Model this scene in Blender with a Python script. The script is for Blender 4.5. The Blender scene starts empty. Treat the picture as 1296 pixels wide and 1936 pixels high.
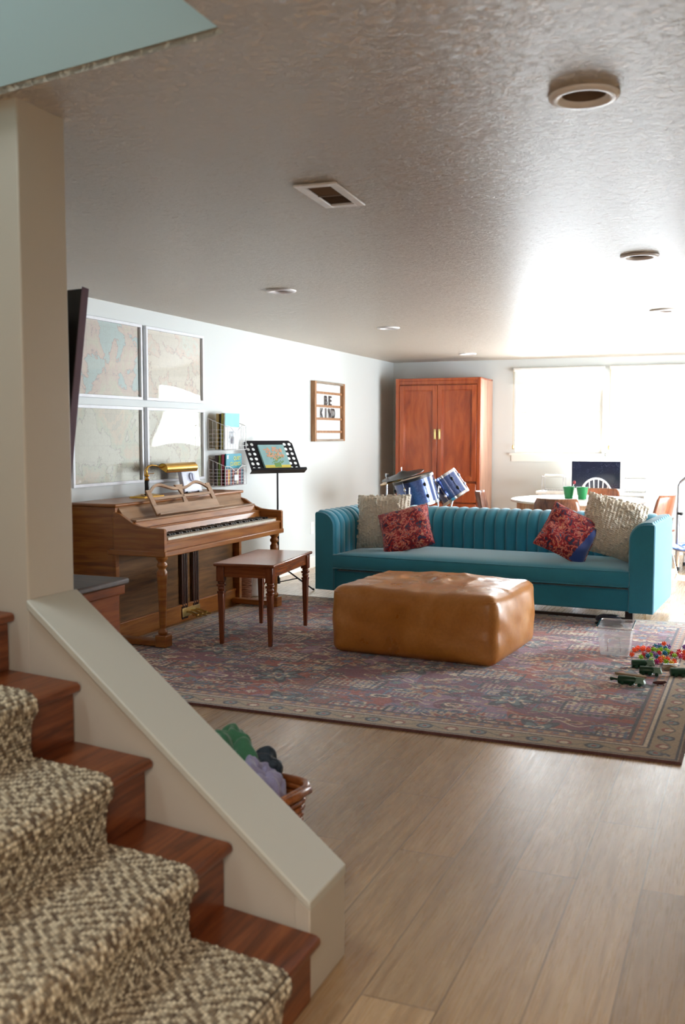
import bpy, math, random
import numpy as np
from mathutils import Vector, Matrix, geometry, noise as mnoise
random.seed(7)
rng = np.random.default_rng(11)
C = bpy.context.scene.collection
PI = math.pi

# ------------------------------------------------------------------ helpers
def lin(r, g, b):
    def f(c):
        c /= 255.0
        return c / 12.92 if c <= .04045 else ((c + .055) / 1.055) ** 2.4
    return (f(r), f(g), f(b), 1.0)

def T(x, y, z): return Matrix.Translation((x, y, z))
def RX(a): return Matrix.Rotation(math.radians(a), 4, 'X')
def RY(a): return Matrix.Rotation(math.radians(a), 4, 'Y')
def RZ(a): return Matrix.Rotation(math.radians(a), 4, 'Z')

class MB:
    """collects vertices and faces of one mesh"""
    def __init__(s): s.v = []; s.f = []; s.M = None
    def add(s, vs, fs, M=None):
        n = len(s.v)
        for p in vs:
            p = Vector(p)
            if M is not None: p = M @ p
            if s.M is not None: p = s.M @ p
            s.v.append(tuple(p))
        s.f += [tuple(i + n for i in f) for f in fs]
        return s
    def box(s, x0, x1, y0, y1, z0, z1, M=None):
        vs = [(x, y, z) for z in (z0, z1) for y in (y0, y1) for x in (x0, x1)]
        return s.add(vs, [(0, 2, 3, 1), (4, 5, 7, 6), (0, 1, 5, 4), (2, 6, 7, 3), (0, 4, 6, 2), (1, 3, 7, 5)], M)
    def frustum(s, a0, b0, z0, a1, b1, z1, M=None):
        vs = [(x * a, y * b, z) for (a, b, z) in ((a0, b0, z0), (a1, b1, z1)) for y in (-.5, .5) for x in (-.5, .5)]
        return s.add(vs, [(0, 2, 3, 1), (4, 5, 7, 6), (0, 1, 5, 4), (2, 6, 7, 3), (0, 4, 6, 2), (1, 3, 7, 5)], M)
    def prism(s, poly, axis, a, b, M=None):
        """polygon in the two other axes, extruded along axis from a to b"""
        def mk(p, t):
            return {0: (t, p[0], p[1]), 1: (p[0], t, p[1]), 2: (p[0], p[1], t)}[axis]
        n = len(poly)
        vs = [mk(p, a) for p in poly] + [mk(p, b) for p in poly]
        fs = [tuple(range(n - 1, -1, -1)), tuple(range(n, 2 * n))] + [(i, (i + 1) % n, n + (i + 1) % n, n + i) for i in range(n)]
        return s.add(vs, fs, M)
    def lathe(s, prof, seg=24, M=None, cap=True):
        vs = []; fs = []
        for r, z in prof:
            for k in range(seg):
                a = 2 * PI * k / seg
                vs.append((r * math.cos(a), r * math.sin(a), z))
        m = len(prof)
        for i in range(m - 1):
            for k in range(seg):
                k2 = (k + 1) % seg
                fs.append((i * seg + k, i * seg + k2, (i + 1) * seg + k2, (i + 1) * seg + k))
        if cap:
            fs.append(tuple(range(seg - 1, -1, -1))); fs.append(tuple((m - 1) * seg + k for k in range(seg)))
        return s.add(vs, fs, M)
    def cyl(s, p, q, r, r2=None, seg=16):
        return s.tube([p, q], [r, r if r2 is None else r2], seg)
    def tube(s, pts, r, seg=8, closed=False):
        pts = [Vector(p) for p in pts]; n = len(pts)
        rr = r if isinstance(r, (list, tuple)) else [r] * n
        vs = []; up = None
        for i, p in enumerate(pts):
            if closed: t = pts[(i + 1) % n] - pts[i - 1]
            else: t = pts[min(i + 1, n - 1)] - pts[max(i - 1, 0)]
            t.normalize()
            if up is None:
                up = Vector((0, 0, 1)) if abs(t.z) < .9 else Vector((1, 0, 0))
            a = t.cross(up)
            if a.length < 1e-4: a = t.cross(Vector((1, .3, .2)))
            a.normalize(); b = a.cross(t).normalized(); up = b
            for k in range(seg):
                an = 2 * PI * k / seg
                vs.append(p + (a * math.cos(an) + b * math.sin(an)) * rr[i])
        fs = []
        for i in range(n if closed else n - 1):
            j = (i + 1) % n
            for k in range(seg):
                k2 = (k + 1) % seg
                fs.append((i * seg + k, i * seg + k2, j * seg + k2, j * seg + k))
        if not closed:
            fs.append(tuple(range(seg - 1, -1, -1))); fs.append(tuple((n - 1) * seg + k for k in range(seg)))
        return s.add(vs, fs)
    def sphere(s, c, r, seg=14, M=None, sc=(1, 1, 1)):
        prof = []
        vs = []; fs = []
        nr = max(4, seg // 2)
        for i in range(nr + 1):
            th = PI * i / nr
            for k in range(seg):
                a = 2 * PI * k / seg
                vs.append((c[0] + sc[0] * r * math.sin(th) * math.cos(a), c[1] + sc[1] * r * math.sin(th) * math.sin(a), c[2] + sc[2] * r * math.cos(th)))
        for i in range(nr):
            for k in range(seg):
                k2 = (k + 1) % seg
                fs.append((i * seg + k, (i + 1) * seg + k, (i + 1) * seg + k2, i * seg + k2))
        return s.add(vs, fs, M)
    def grid(s, fn, nu, nv, M=None, flip=False):
        vs = [fn(i / nu, j / nv) for j in range(nv + 1) for i in range(nu + 1)]
        fs = []
        for j in range(nv):
            for i in range(nu):
                a = j * (nu + 1) + i
                q = (a, a + 1, a + nu + 2, a + nu + 1)
                fs.append(q[::-1] if flip else q)
        return s.add(vs, fs, M)

def ob(name, mb, m, parent=None, smooth=None, bevel=None, sub=0, seg=2):
    me = bpy.data.meshes.new(name)
    me.from_pydata(mb.v, [], mb.f); me.validate(); me.update()
    o = bpy.data.objects.new(name, me); C.objects.link(o)
    if m is not None: me.materials.append(m)
    if smooth is not None:
        for p in me.polygons: p.use_smooth = True
        if smooth < 180: me.set_sharp_from_angle(angle=math.radians(smooth))
    if bevel:
        b = o.modifiers.new('bevel', 'BEVEL'); b.width = bevel; b.segments = seg; b.limit_method = 'ANGLE'; b.angle_limit = math.radians(40)
        for p in me.polygons: p.use_smooth = True
        me.set_sharp_from_angle(angle=math.radians(30))
        b.harden_normals = False
    if sub:
        d = o.modifiers.new('subsurf', 'SUBSURF'); d.levels = sub; d.render_levels = sub
        for p in me.polygons: p.use_smooth = True
    if parent is not None: o.parent = parent
    return o

def fixnormals(o):
    import bmesh
    bm = bmesh.new(); bm.from_mesh(o.data); bmesh.ops.recalc_face_normals(bm, faces=bm.faces); bm.to_mesh(o.data); bm.free()
    return o

def tag(o, label, cat, group=None, kind=None):
    if label: o['label'] = label
    if cat: o['category'] = cat
    if group: o['group'] = group
    if kind: o['kind'] = kind
    return o
def thing(name, label, cat, loc=(0, 0, 0), rz=0, group=None, M=None):
    o = bpy.data.objects.new(name, None); C.objects.link(o)
    if M is not None: o.matrix_world = M
    else:
        o.location = loc; o.rotation_euler = (0, 0, math.radians(rz))
    o.empty_display_size = .05
    return tag(o, label, cat, group)
def struct(name, mb, m, parent=None, **k):
    o = ob(name, mb, m, parent, **k)
    if parent is None: o['kind'] = 'structure'
    return o
def copy_tree(root, M, label=None):
    r = root.copy(); C.objects.link(r); r.matrix_world = M
    if label: r['label'] = label
    for ch in list(root.children):
        c = ch.copy(); C.objects.link(c); c.parent = r
        for g in list(ch.children):
            d = g.copy(); C.objects.link(d); d.parent = c
    return r

# ------------------------------------------------------------------ materials
def newmat(name):
    m = bpy.data.materials.new(name); m.use_nodes = True
    nt = m.node_tree; b = nt.nodes['Principled BSDF']
    return m, nt, b
def setp(b, **k):
    for kk, v in k.items():
        b.inputs[kk.replace('_', ' ')].default_value = v
def coord(nt, scale=(1, 1, 1), rot=(0, 0, 0), which='Object'):
    tc = nt.nodes.new('ShaderNodeTexCoord'); mp = nt.nodes.new('ShaderNodeMapping')
    mp.inputs['Scale'].default_value = scale; mp.inputs['Rotation'].default_value = rot
    nt.links.new(tc.outputs[which], mp.inputs[0]); return mp.outputs[0]
def noise(nt, vec, scale, detail=3, rough=.5, dist=0):
    n = nt.nodes.new('ShaderNodeTexNoise'); n.inputs['Scale'].default_value = scale
    n.inputs['Detail'].default_value = detail; n.inputs['Roughness'].default_value = rough; n.inputs['Distortion'].default_value = dist
    nt.links.new(vec, n.inputs['Vector']); return n.outputs['Fac']
def ramp(nt, fac, stops, interp='LINEAR'):
    r = nt.nodes.new('ShaderNodeValToRGB'); e = r.color_ramp; e.interpolation = interp
    while len(e.elements) > 1: e.elements.remove(e.elements[-1])
    e.elements[0].position = stops[0][0]; e.elements[0].color = stops[0][1]
    for p, c in stops[1:]:
        x = e.elements.new(p); x.color = c
    nt.links.new(fac, r.inputs[0]); return r.outputs[0]
def mix(nt, fac, a, b, mode='MIX'):
    n = nt.nodes.new('ShaderNodeMix'); n.data_type = 'RGBA'; n.blend_type = mode
    for sock, v in ((n.inputs[0], fac), (n.inputs[6], a), (n.inputs[7], b)):
        if hasattr(v, 'links') or isinstance(v, bpy.types.NodeSocket): nt.links.new(v, sock)
        else: sock.default_value = v
    return n.outputs[2]
def math_(nt, op, a, b=0.0):
    n = nt.nodes.new('ShaderNodeMath'); n.operation = op
    for sock, v in ((n.inputs[0], a), (n.inputs[1], b)):
        if isinstance(v, bpy.types.NodeSocket): nt.links.new(v, sock)
        else: sock.default_value = v
    return n.outputs[0]
def bump(nt, b, h, strength=.3, dist=.01):
    n = nt.nodes.new('ShaderNodeBump'); n.inputs['Strength'].default_value = strength; n.inputs['Distance'].default_value = dist
    nt.links.new(h, n.inputs['Height']); nt.links.new(n.outputs[0], b.inputs['Normal'])
def flat(name, rgb, rough=.5, metal=0, **k):
    m, nt, b = newmat(name); setp(b, Base_Color=lin(*rgb), Roughness=rough, Metallic=metal, **k)
    v = coord(nt); f = noise(nt, v, 14, 3)
    c = ramp(nt, f, [(.3, tuple(x * .93 for x in lin(*rgb)[:3]) + (1,)), (.7, tuple(min(1, x * 1.05) for x in lin(*rgb)[:3]) + (1,))])
    nt.links.new(c, b.inputs['Base Color'])
    return m
def paint(name, rgb, rough=.55, bstr=.12, bscale=220):
    m, nt, b = newmat(name); setp(b, Base_Color=lin(*rgb), Roughness=rough)
    v = coord(nt); bump(nt, b, noise(nt, v, bscale, 2), bstr, .002)
    return m
def wood(name, dark, mid, light, axis=0, scale=1.0, rough=.35, coat=.0, streak=14, bstr=.08):
    m, nt, b = newmat(name); setp(b, Roughness=rough, Coat_Weight=coat, Coat_Roughness=.15)
    ax_ = axis if isinstance(axis, tuple) else (axis,)
    sc = [streak * scale] * 3
    for q in ax_: sc[q] = 1.1 * scale
    v = coord(nt, tuple(sc))
    f = noise(nt, v, 2.2, 6, .6, .6)
    c = ramp(nt, f, [(.3, lin(*dark)), (.5, lin(*mid)), (.72, lin(*light))])
    sc2 = [90 * scale] * 3
    for q in ax_: sc2[q] = 3 * scale
    g = noise(nt, coord(nt, tuple(sc2)), 2, 2)
    c2 = mix(nt, .35, c, ramp(nt, g, [(.35, lin(*dark)), (.6, lin(*light))]), 'MULTIPLY')
    nt.links.new(mix(nt, .45, c, c2), b.inputs['Base Color']); bump(nt, b, g, bstr, .002)
    return m
def fabric(name, rgb, rough=.9, sheen=.3, scale=700, bstr=.35, var=.25):
    m, nt, b = newmat(name); setp(b, Roughness=rough, Sheen_Weight=sheen, Sheen_Roughness=.5)
    v = coord(nt); f = noise(nt, v, scale, 2); g = noise(nt, v, 6, 3)
    base = lin(*rgb)
    d = tuple(x * (1 - var) for x in base[:3]) + (1,); l = tuple(min(1, x * (1 + var)) for x in base[:3]) + (1,)
    c = ramp(nt, f, [(.3, d), (.7, l)]); c = mix(nt, .25, c, ramp(nt, g, [(.3, d), (.7, l)]))
    nt.links.new(c, b.inputs['Base Color']); bump(nt, b, f, bstr, .001)
    return m
def metal(name, rgb, rough=.25): return flat(name, rgb, rough, 1.0)
def attrmat(name, rough=.95, sheen=.2, fine=0, bstr=.3):
    m, nt, b = newmat(name); setp(b, Roughness=rough, Sheen_Weight=sheen)
    a = nt.nodes.new('ShaderNodeAttribute'); a.attribute_name = 'Col'
    v = coord(nt); f = noise(nt, v, fine or 400, 2)
    c = mix(nt, .35, a.outputs['Color'], ramp(nt, f, [(.3, (.45, .45, .45, 1)), (.7, (1.4, 1.4, 1.4, 1))]), 'MULTIPLY')
    nt.links.new(c, b.inputs['Base Color']); bump(nt, b, f, bstr, .002)
    return m
def glassy(name, rgb=(255, 255, 255), alpha_mix=.85, rough=.02, f0=None):
    """thin clear sheet: mostly transparent, the rest mirror-like by Fresnel"""
    m = bpy.data.materials.new(name); m.use_nodes = True; nt = m.node_tree; nt.nodes.clear()
    out = nt.nodes.new('ShaderNodeOutputMaterial'); tr = nt.nodes.new('ShaderNodeBsdfTransparent'); gl = nt.nodes.new('ShaderNodeBsdfGlossy')
    tr.inputs[0].default_value = lin(*rgb); gl.inputs['Roughness'].default_value = rough
    fr = nt.nodes.new('ShaderNodeFresnel'); fr.inputs[0].default_value = f0 or 1.45
    mx = nt.nodes.new('ShaderNodeMixShader')
    nt.links.new(fr.outputs[0], mx.inputs[0]); nt.links.new(tr.outputs[0], mx.inputs[1]); nt.links.new(gl.outputs[0], mx.inputs[2])
    nt.links.new(mx.outputs[0], out.inputs[0])
    return m

M = {}
M['wall'] = paint('wall_paint', (205, 209, 208))
M['trim'] = paint('trim_paint', (228, 228, 222), .35, .05)
M['knee'] = paint('stair_wall_paint', (206, 197, 182), .5, .1)
M['cap'] = paint('cap_paint', (208, 206, 194), .4, .08, 120)
M['shaft'] = paint('stairwell_paint', (172, 188, 186))
# textured ceiling (knock-down plaster, satin paint)
m, nt, b = newmat('textured_ceiling'); setp(b, Base_Color=lin(224, 211, 194), Roughness=.36, Specular_IOR_Level=.75)
v = coord(nt, (.75, 1.2, 1)); n1 = noise(nt, v, 32, 7, .7, .8); n2 = noise(nt, v, 110, 3, .55, .4)
h = math_(nt, 'ADD', ramp(nt, n1, [(.44, (0, 0, 0, 1)), (.56, (1, 1, 1, 1))]), math_(nt, 'MULTIPLY', n2, .8))
bump(nt, b, h, .9, .0095); M['ceiling'] = m
# plank floor
def plank_floor():
    m, nt, b = newmat('oak_plank_floor'); setp(b, Roughness=.36, Specular_IOR_Level=.5, Coat_Weight=.35, Coat_Roughness=.28)
    tc = nt.nodes.new('ShaderNodeTexCoord'); mp = nt.nodes.new('ShaderNodeMapping'); mp.inputs['Rotation'].default_value = (0, 0, PI / 2)
    mp.inputs['Location'].default_value = (.35, .07, 0)
    nt.links.new(tc.outputs['Object'], mp.inputs[0])
    br = nt.nodes.new('ShaderNodeTexBrick'); br.offset = .37; br.offset_frequency = 2; br.squash = 1
    nt.links.new(mp.outputs[0], br.inputs['Vector'])
    br.inputs['Scale'].default_value = 1; br.inputs['Brick Width'].default_value = 1.35; br.inputs['Row Height'].default_value = .195
    br.inputs['Mortar Size'].default_value = .0028; br.inputs['Mortar Smooth'].default_value = .1; br.inputs['Bias'].default_value = 0
    br.inputs['Color1'].default_value = (0, 0, 0, 1); br.inputs['Color2'].default_value = (1, 1, 1, 1); br.inputs['Mortar'].default_value = (.5, .5, .5, 1)
    cv = nt.nodes.new('ShaderNodeVectorMath'); cv.operation = 'SCALE'; cv.inputs['Scale'].default_value = 7.3
    nt.links.new(br.outputs['Color'], cv.inputs[0])
    av = nt.nodes.new('ShaderNodeVectorMath'); av.operation = 'ADD'
    nt.links.new(cv.outputs[0], av.inputs[0]); nt.links.new(coord(nt, (13, 1.1, 1)), av.inputs[1])
    g = noise(nt, av.outputs[0], 1.6, 6, .62, 1.1)
    av2 = nt.nodes.new('ShaderNodeVectorMath'); av2.operation = 'ADD'
    nt.links.new(cv.outputs[0], av2.inputs[0]); nt.links.new(coord(nt, (110, 3.2, 1)), av2.inputs[1])
    g2 = noise(nt, av2.outputs[0], 1.3, 3, .6, .5)
    c = ramp(nt, g, [(.25, lin(154, 122, 86)), (.5, lin(184, 151, 111)), (.75, lin(202, 173, 134))])
    tone = ramp(nt, br.outputs['Color'], [(0, (.80, .79, .78, 1)), (1, (1.12, 1.12, 1.12, 1))])
    c = mix(nt, 1.0, c, tone, 'MULTIPLY')
    c = mix(nt, .3, c, ramp(nt, g2, [(.3, (.7, .69, .68, 1)), (.65, (1.15, 1.15, 1.15, 1))]), 'MULTIPLY')
    kv = nt.nodes.new('ShaderNodeTexVoronoi'); kv.inputs['Scale'].default_value = 1.0; nt.links.new(coord(nt, (3.0, 1.5, 1)), kv.inputs['Vector'])
    c = mix(nt, ramp(nt, kv.outputs['Distance'], [(.018, (1, 1, 1, 1)), (.045, (0, 0, 0, 1))]), c, lin(84, 60, 42))
    c = mix(nt, math_(nt, 'MULTIPLY', br.outputs['Fac'], .55), c, lin(96, 72, 52))
    nt.links.new(c, b.inputs['Base Color'])
    hh = math_(nt, 'SUBTRACT', math_(nt, 'MULTIPLY', g2, .35), br.outputs['Fac'])
    bump(nt, b, hh, .22, .002)
    rr = ramp(nt, g2, [(.3, (.36, .36, .36, 1)), (.7, (.22, .22, .22, 1))]); nt.links.new(rr, b.inputs['Roughness'])
    return m
M['floor'] = plank_floor()
M['stairwood'] = wood('cherry_stair_wood', (78, 34, 14), (128, 66, 32), (160, 92, 48), 1, 1.2, .32, .12)
M['piano'] = wood('piano_walnut', (120, 68, 24), (160, 98, 38), (178, 120, 54), (0, 1), 1, .34, .15)
M['piano_dark'] = wood('piano_dark_walnut', (40, 22, 16), (62, 34, 24), (88, 52, 36), 2, 1, .25, .4)
M['piano_light'] = wood('piano_shelf_walnut', (142, 108, 80), (172, 136, 104), (190, 156, 124), (0, 1), 1, .3, .3)
M['bench'] = wood('bench_cherry', (104, 50, 24), (140, 76, 38), (162, 96, 54), (0, 1), 1.3, .22, .4)
M['bench_leg'] = wood('bench_leg_cherry', (84, 38, 20), (124, 64, 32), (150, 84, 46), 2, 1.3, .25, .3)
M['wardrobe'] = wood('cherry_wardrobe', (136, 56, 20), (168, 78, 32), (190, 98, 46), 2, .8, .25, .35, 7)
M['wardrobe_side'] = wood('wardrobe_side_veneer', (150, 106, 84), (184, 138, 112), (206, 164, 138), 2, .8, .3, .2)
M['console'] = wood('console_cherry', (104, 50, 12), (146, 76, 22), (166, 96, 34), (0, 1), 1, .6, 0); M['console'].node_tree.nodes['Principled BSDF'].inputs['Specular IOR Level'].default_value = .15
M['console_top'] = wood('console_top_wood', (52, 36, 28), (78, 56, 44), (98, 74, 58), 0, 1, .55, 0)
M['oakframe'] = wood('natural_oak_frame', (118, 78, 46), (158, 112, 72), (186, 142, 100), 2, 2, .6)
M['plywood'] = wood('bent_plywood', (96, 52, 32), (134, 80, 52), (160, 104, 72), 2, 2, .3, .3)
M['plywood_light'] = flat('chair_outer_laminate', (216, 200, 186), .35)
M['teal'] = fabric('teal_upholstery', (28, 130, 158), .8, .6, 650, .4, .28)
M['cream_knit'] = fabric('cream_chunky_knit', (208, 198, 182), .95, .5, 260, .5, .18)
M['white'] = flat('white_laminate', (236, 236, 234), .3)
M['whitemetal'] = flat('white_coated_wire', (226, 226, 228), .35)
M['black'] = flat('satin_black', (16, 16, 19), .35)
M['blackmetal'] = flat('black_powder_coat', (22, 22, 30), .4, .3)
M['darkwood'] = flat('dark_espresso_wood', (38, 22, 18), .35)
M['brass'] = metal('polished_brass', (206, 160, 74), .2)
M['oldbrass'] = metal('antique_brass', (214, 190, 130), .3)
M['chrome'] = metal('chrome', (205, 208, 216), .15)
M['steel'] = metal('grey_steel_tube', (170, 170, 176), .3)
M['ivory'] = flat('ivory_keys', (232, 228, 214), .2)
M['paper'] = flat('paper_pages', (232, 228, 216), .8)
M['baffle'] = flat('brown_baffle', (126, 104, 88), .5)
M['lampcan'] = flat('light_can_white', (246, 242, 242), .35)
M['screen'] = flat('tv_back_plastic', (18, 15, 16), .38)
M['bezel'] = flat('tv_bezel', (128, 108, 124), .3, .3)
M['greenplastic'] = flat('green_plastic', (10, 120, 62), .3)
M['toygreen'] = flat('dark_green_toy_plastic', (16, 64, 40), .35)
M['toygreen_light'] = flat('grey_green_toy_plastic', (128, 158, 140), .4)
M['toytan'] = flat('tan_toy_plastic', (150, 128, 100), .5)
M['toyred'] = flat('maroon_toy_plastic', (78, 22, 20), .4)
M['navy'] = fabric('navy_cloth', (24, 30, 52), .8, .2, 300)
M['blue_mat'] = flat('blue_trampoline_mat', (52, 104, 208), .4)
M['wicker'] = wood('honey_wicker', (104, 50, 20), (160, 90, 42), (196, 128, 70), 0, 2, .3, .3)
M['glass'] = glassy('clear_window_glass', f0=1.2)

# drum shell: metallic blue sparkle
m, nt, b = newmat('blue_sparkle_shell'); setp(b, Metallic=.6, Roughness=.22, Coat_Weight=.6)
vv = nt.nodes.new('ShaderNodeTexVoronoi'); vv.inputs['Scale'].default_value = 300; nt.links.new(coord(nt), vv.inputs['Vector'])
nt.links.new(ramp(nt, vv.outputs['Distance'], [(.1, lin(150, 172, 220)), (.5, lin(44, 60, 112))]), b.inputs['Base Color']); M['drum'] = m

# kilim pillow fabric
def kilim(name, seedoff):
    m, nt, b = newmat(name); setp(b, Roughness=.95, Sheen_Weight=.3)
    tc = nt.nodes.new('ShaderNodeTexCoord'); mp = nt.nodes.new('ShaderNodeMapping'); mp.inputs['Location'].default_value = (seedoff, seedoff * .7, 0)
    nt.links.new(tc.outputs['Object'], mp.inputs[0]); v = mp.outputs[0]
    n1 = noise(nt, v, 6.5, 5, .65, 2.6); n2 = noise(nt, v, 19, 4, .6, 1.8)
    vo = nt.nodes.new('ShaderNodeTexVoronoi'); vo.inputs['Scale'].default_value = 9; vo.distance = 'MANHATTAN'; nt.links.new(v, vo.inputs['Vector'])
    c = ramp(nt, n1, [(.0, lin(44, 70, 112)), (.38, lin(34, 40, 70)), (.425, lin(132, 20, 36)), (.50, lin(176, 34, 44)), (.535, lin(214, 160, 130)), (.56, lin(196, 74, 50)), (.61, lin(58, 74, 108)), (.64, lin(126, 18, 40))], 'CONSTANT')
    c2 = ramp(nt, n2, [(.0, lin(40, 44, 76)), (.40, lin(120, 16, 34)), (.48, lin(180, 44, 52)), (.54, lin(220, 176, 150)), (.57, lin(176, 40, 46)), (.63, lin(70, 90, 124))], 'CONSTANT')
    c = mix(nt, ramp(nt, vo.outputs['Distance'], [(.45, (0, 0, 0, 1)), (.5, (1, 1, 1, 1))]), c, c2)
    c = mix(nt, .4, c, ramp(nt, noise(nt, v, 500, 2), [(.3, (.5, .5, .5, 1)), (.7, (1.3, 1.3, 1.3, 1))]), 'MULTIPLY')
    nt.links.new(c, b.inputs['Base Color']); bump(nt, b, noise(nt, v, 350, 2), .5, .002)
    return m
M['kilim_a'] = kilim('red_kilim_cloth', 3.1); M['kilim_b'] = kilim('red_blue_kilim_cloth', 8.4)
M['kilim_back'] = fabric('blue_velvet_backing', (26, 62, 140), .7, .5)

# tan leather
m, nt, b = newmat('tan_leather'); setp(b, Roughness=.38, Specular_IOR_Level=.5, Coat_Weight=.08, Coat_Roughness=.25)
v = coord(nt); n1 = noise(nt, v, 3.2, 5, .6, .5); n2 = noise(nt, v, 60, 4, .6)
c = ramp(nt, n1, [(.28, lin(158, 96, 32)), (.5, lin(184, 118, 48)), (.72, lin(200, 138, 72))])
c = mix(nt, .3, c, ramp(nt, n2, [(.35, (.7, .66, .6, 1)), (.65, (1.1, 1.1, 1.1, 1))]), 'MULTIPLY'); nt.links.new(c, b.inputs['Base Color'])
nt.links.new(ramp(nt, n1, [(.3, (.25, .25, .25, 1)), (.7, (.36, .36, .36, 1))]), b.inputs['Roughness'])
h = math_(nt, 'ADD', math_(nt, 'MULTIPLY', n2, .25), noise(nt, v, 9, 3, .5, 1.0)); bump(nt, b, h, .12, .014); M['leather'] = m

# old map prints (four different sheets come from four offsets)
def mapmat(name, off, c1, c2, c3):
    m, nt, b = newmat(name); setp(b, Roughness=.5)
    tc = nt.nodes.new('ShaderNodeTexCoord'); mp = nt.nodes.new('ShaderNodeMapping'); mp.inputs['Location'].default_value = off
    nt.links.new(tc.outputs['Object'], mp.inputs[0]); v = mp.outputs[0]
    n1 = noise(nt, v, 3.2, 8, .62, .3)
    c = ramp(nt, n1, [(.0, lin(*c1)), (.47, lin(*c1)), (.475, lin(150, 120, 110)), (.485, lin(*c2)), (.6, lin(*c3)), (.62, lin(214, 204, 180))])
    n2 = noise(nt, v, 18, 5, .7, .8)
    c = mix(nt, .5, c, ramp(nt, n2, [(.48, (1, 1, 1, 1)), (.5, (.62, .56, .5, 1)), (.52, (1, 1, 1, 1))]), 'MULTIPLY')
    w = nt.nodes.new('ShaderNodeTexBrick'); w.offset = 0; w.inputs['Scale'].default_value = 1; w.inputs['Brick Width'].default_value = .11; w.inputs['Row Height'].default_value = .11
    w.inputs['Mortar Size'].default_value = .001; w.inputs['Color1'].default_value = (1, 1, 1, 1); w.inputs['Color2'].default_value = (1, 1, 1, 1); w.inputs['Mortar'].default_value = (.6, .6, .58, 1)
    mp2 = nt.nodes.new('ShaderNodeMapping'); mp2.inputs['Rotation'].default_value = (0, PI / 2, 0); nt.links.new(tc.outputs['Object'], mp2.inputs[0]); nt.links.new(mp2.outputs[0], w.inputs['Vector'])
    c = mix(nt, .5, c, w.outputs['Color'], 'MULTIPLY'); c = mix(nt, .32, c, lin(255, 254, 246)); nt.links.new(c, b.inputs['Base Color'])
    return m

# clear storage tub plastic
m = bpy.data.materials.new('frosted_clear_plastic'); m.use_nodes = True; nt = m.node_tree; b = nt.nodes['Principled BSDF']
setp(b, Base_Color=(.86, .9, .94, 1), Roughness=.18, Alpha=.2); M['tub'] = m

def attach_colors(me, cols):
    a = me.color_attributes.new('Col', 'FLOAT_COLOR', 'POINT')
    a.data.foreach_set('color', np.asarray(cols, np.float32).ravel())
def grid_mesh(name, P, cols, mat, parent=None, smooth=True):
    """P: (nv, nu, 3) points; cols (nv, nu, 4)"""
    nv, nu = P.shape[:2]
    me = bpy.data.meshes.new(name)
    idx = np.arange(nv * nu).reshape(nv, nu)
    F = np.stack([idx[:-1, :-1], idx[:-1, 1:], idx[1:, 1:], idx[1:, :-1]], -1).reshape(-1, 4)
    me.vertices.add(nv * nu); me.vertices.foreach_set('co', P.astype(np.float32).ravel())
    me.loops.add(F.size); me.loops.foreach_set('vertex_index', F.astype(np.int32).ravel())
    me.polygons.add(len(F)); me.polygons.foreach_set('loop_start', np.arange(0, F.size, 4, dtype=np.int32))
    me.update(calc_edges=True); me.validate()
    me.polygons.foreach_set('use_smooth', np.ones(len(me.polygons), bool) if smooth else np.zeros(len(me.polygons), bool))
    if cols is not None: attach_colors(me, cols)
    me.materials.append(mat)
    o = bpy.data.objects.new(name, me); C.objects.link(o)
    if parent is not None: o.parent = parent
    return o
def npnoise(h, w, cell, seed):
    r = np.random.default_rng(seed); gh, gw = int(h / cell) + 3, int(w / cell) + 3
    g = r.random((gh, gw)); y = np.arange(h) / cell; x = np.arange(w) / cell
    y0 = y.astype(int); x0 = x.astype(int); fy = (y - y0)[:, None]; fx = (x - x0)[None]
    fy = fy * fy * (3 - 2 * fy); fx = fx * fx * (3 - 2 * fx)
    a = g[y0][:, x0]; b_ = g[y0][:, x0 + 1]; c = g[y0 + 1][:, x0]; d = g[y0 + 1][:, x0 + 1]
    return (a * (1 - fx) + b_ * fx) * (1 - fy) + (c * (1 - fx) + d * fx) * fy

# ------------------------------------------------------------------ camera
cd = bpy.data.cameras.new('camera'); cam = bpy.data.objects.new('camera', cd); C.objects.link(cam)
cam.location = (0, 0, 1.38); cam.rotation_euler = (math.radians(90 - 4.4965), 0, math.radians(22.2416))
cd.sensor_fit = 'VERTICAL'; cd.sensor_height = 36; cd.lens = 1882 / 1936 * 36; cd.clip_start = .05; cd.clip_end = 200
cd.dof.use_dof = True; cd.dof.focus_distance = 6.8; cd.dof.aperture_fstop = 3.6
bpy.context.scene.camera = cam

# ------------------------------------------------------------------ room
XL, XR, YB, YF = -4.17, 1.7, 11.89, -2.4
def HC(y): return 2.33 - .0055 * y           # ceiling height: the slab drops slightly towards the back
SU = Vector((-.9857, .1685, 0)); S0 = Vector((-.967, 2.141, 0))
def SP(s, w, z):                               # stair frame: s along the run (up, to the left), w towards the viewer
    p = S0 + SU * s; return (p.x, p.y - w, z)

fl = MB(); fl.box(XL - .2, XR + .2, YF - .2, YB + .2, -.12, 0)
struct('floor', fl, M['floor'])
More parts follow.
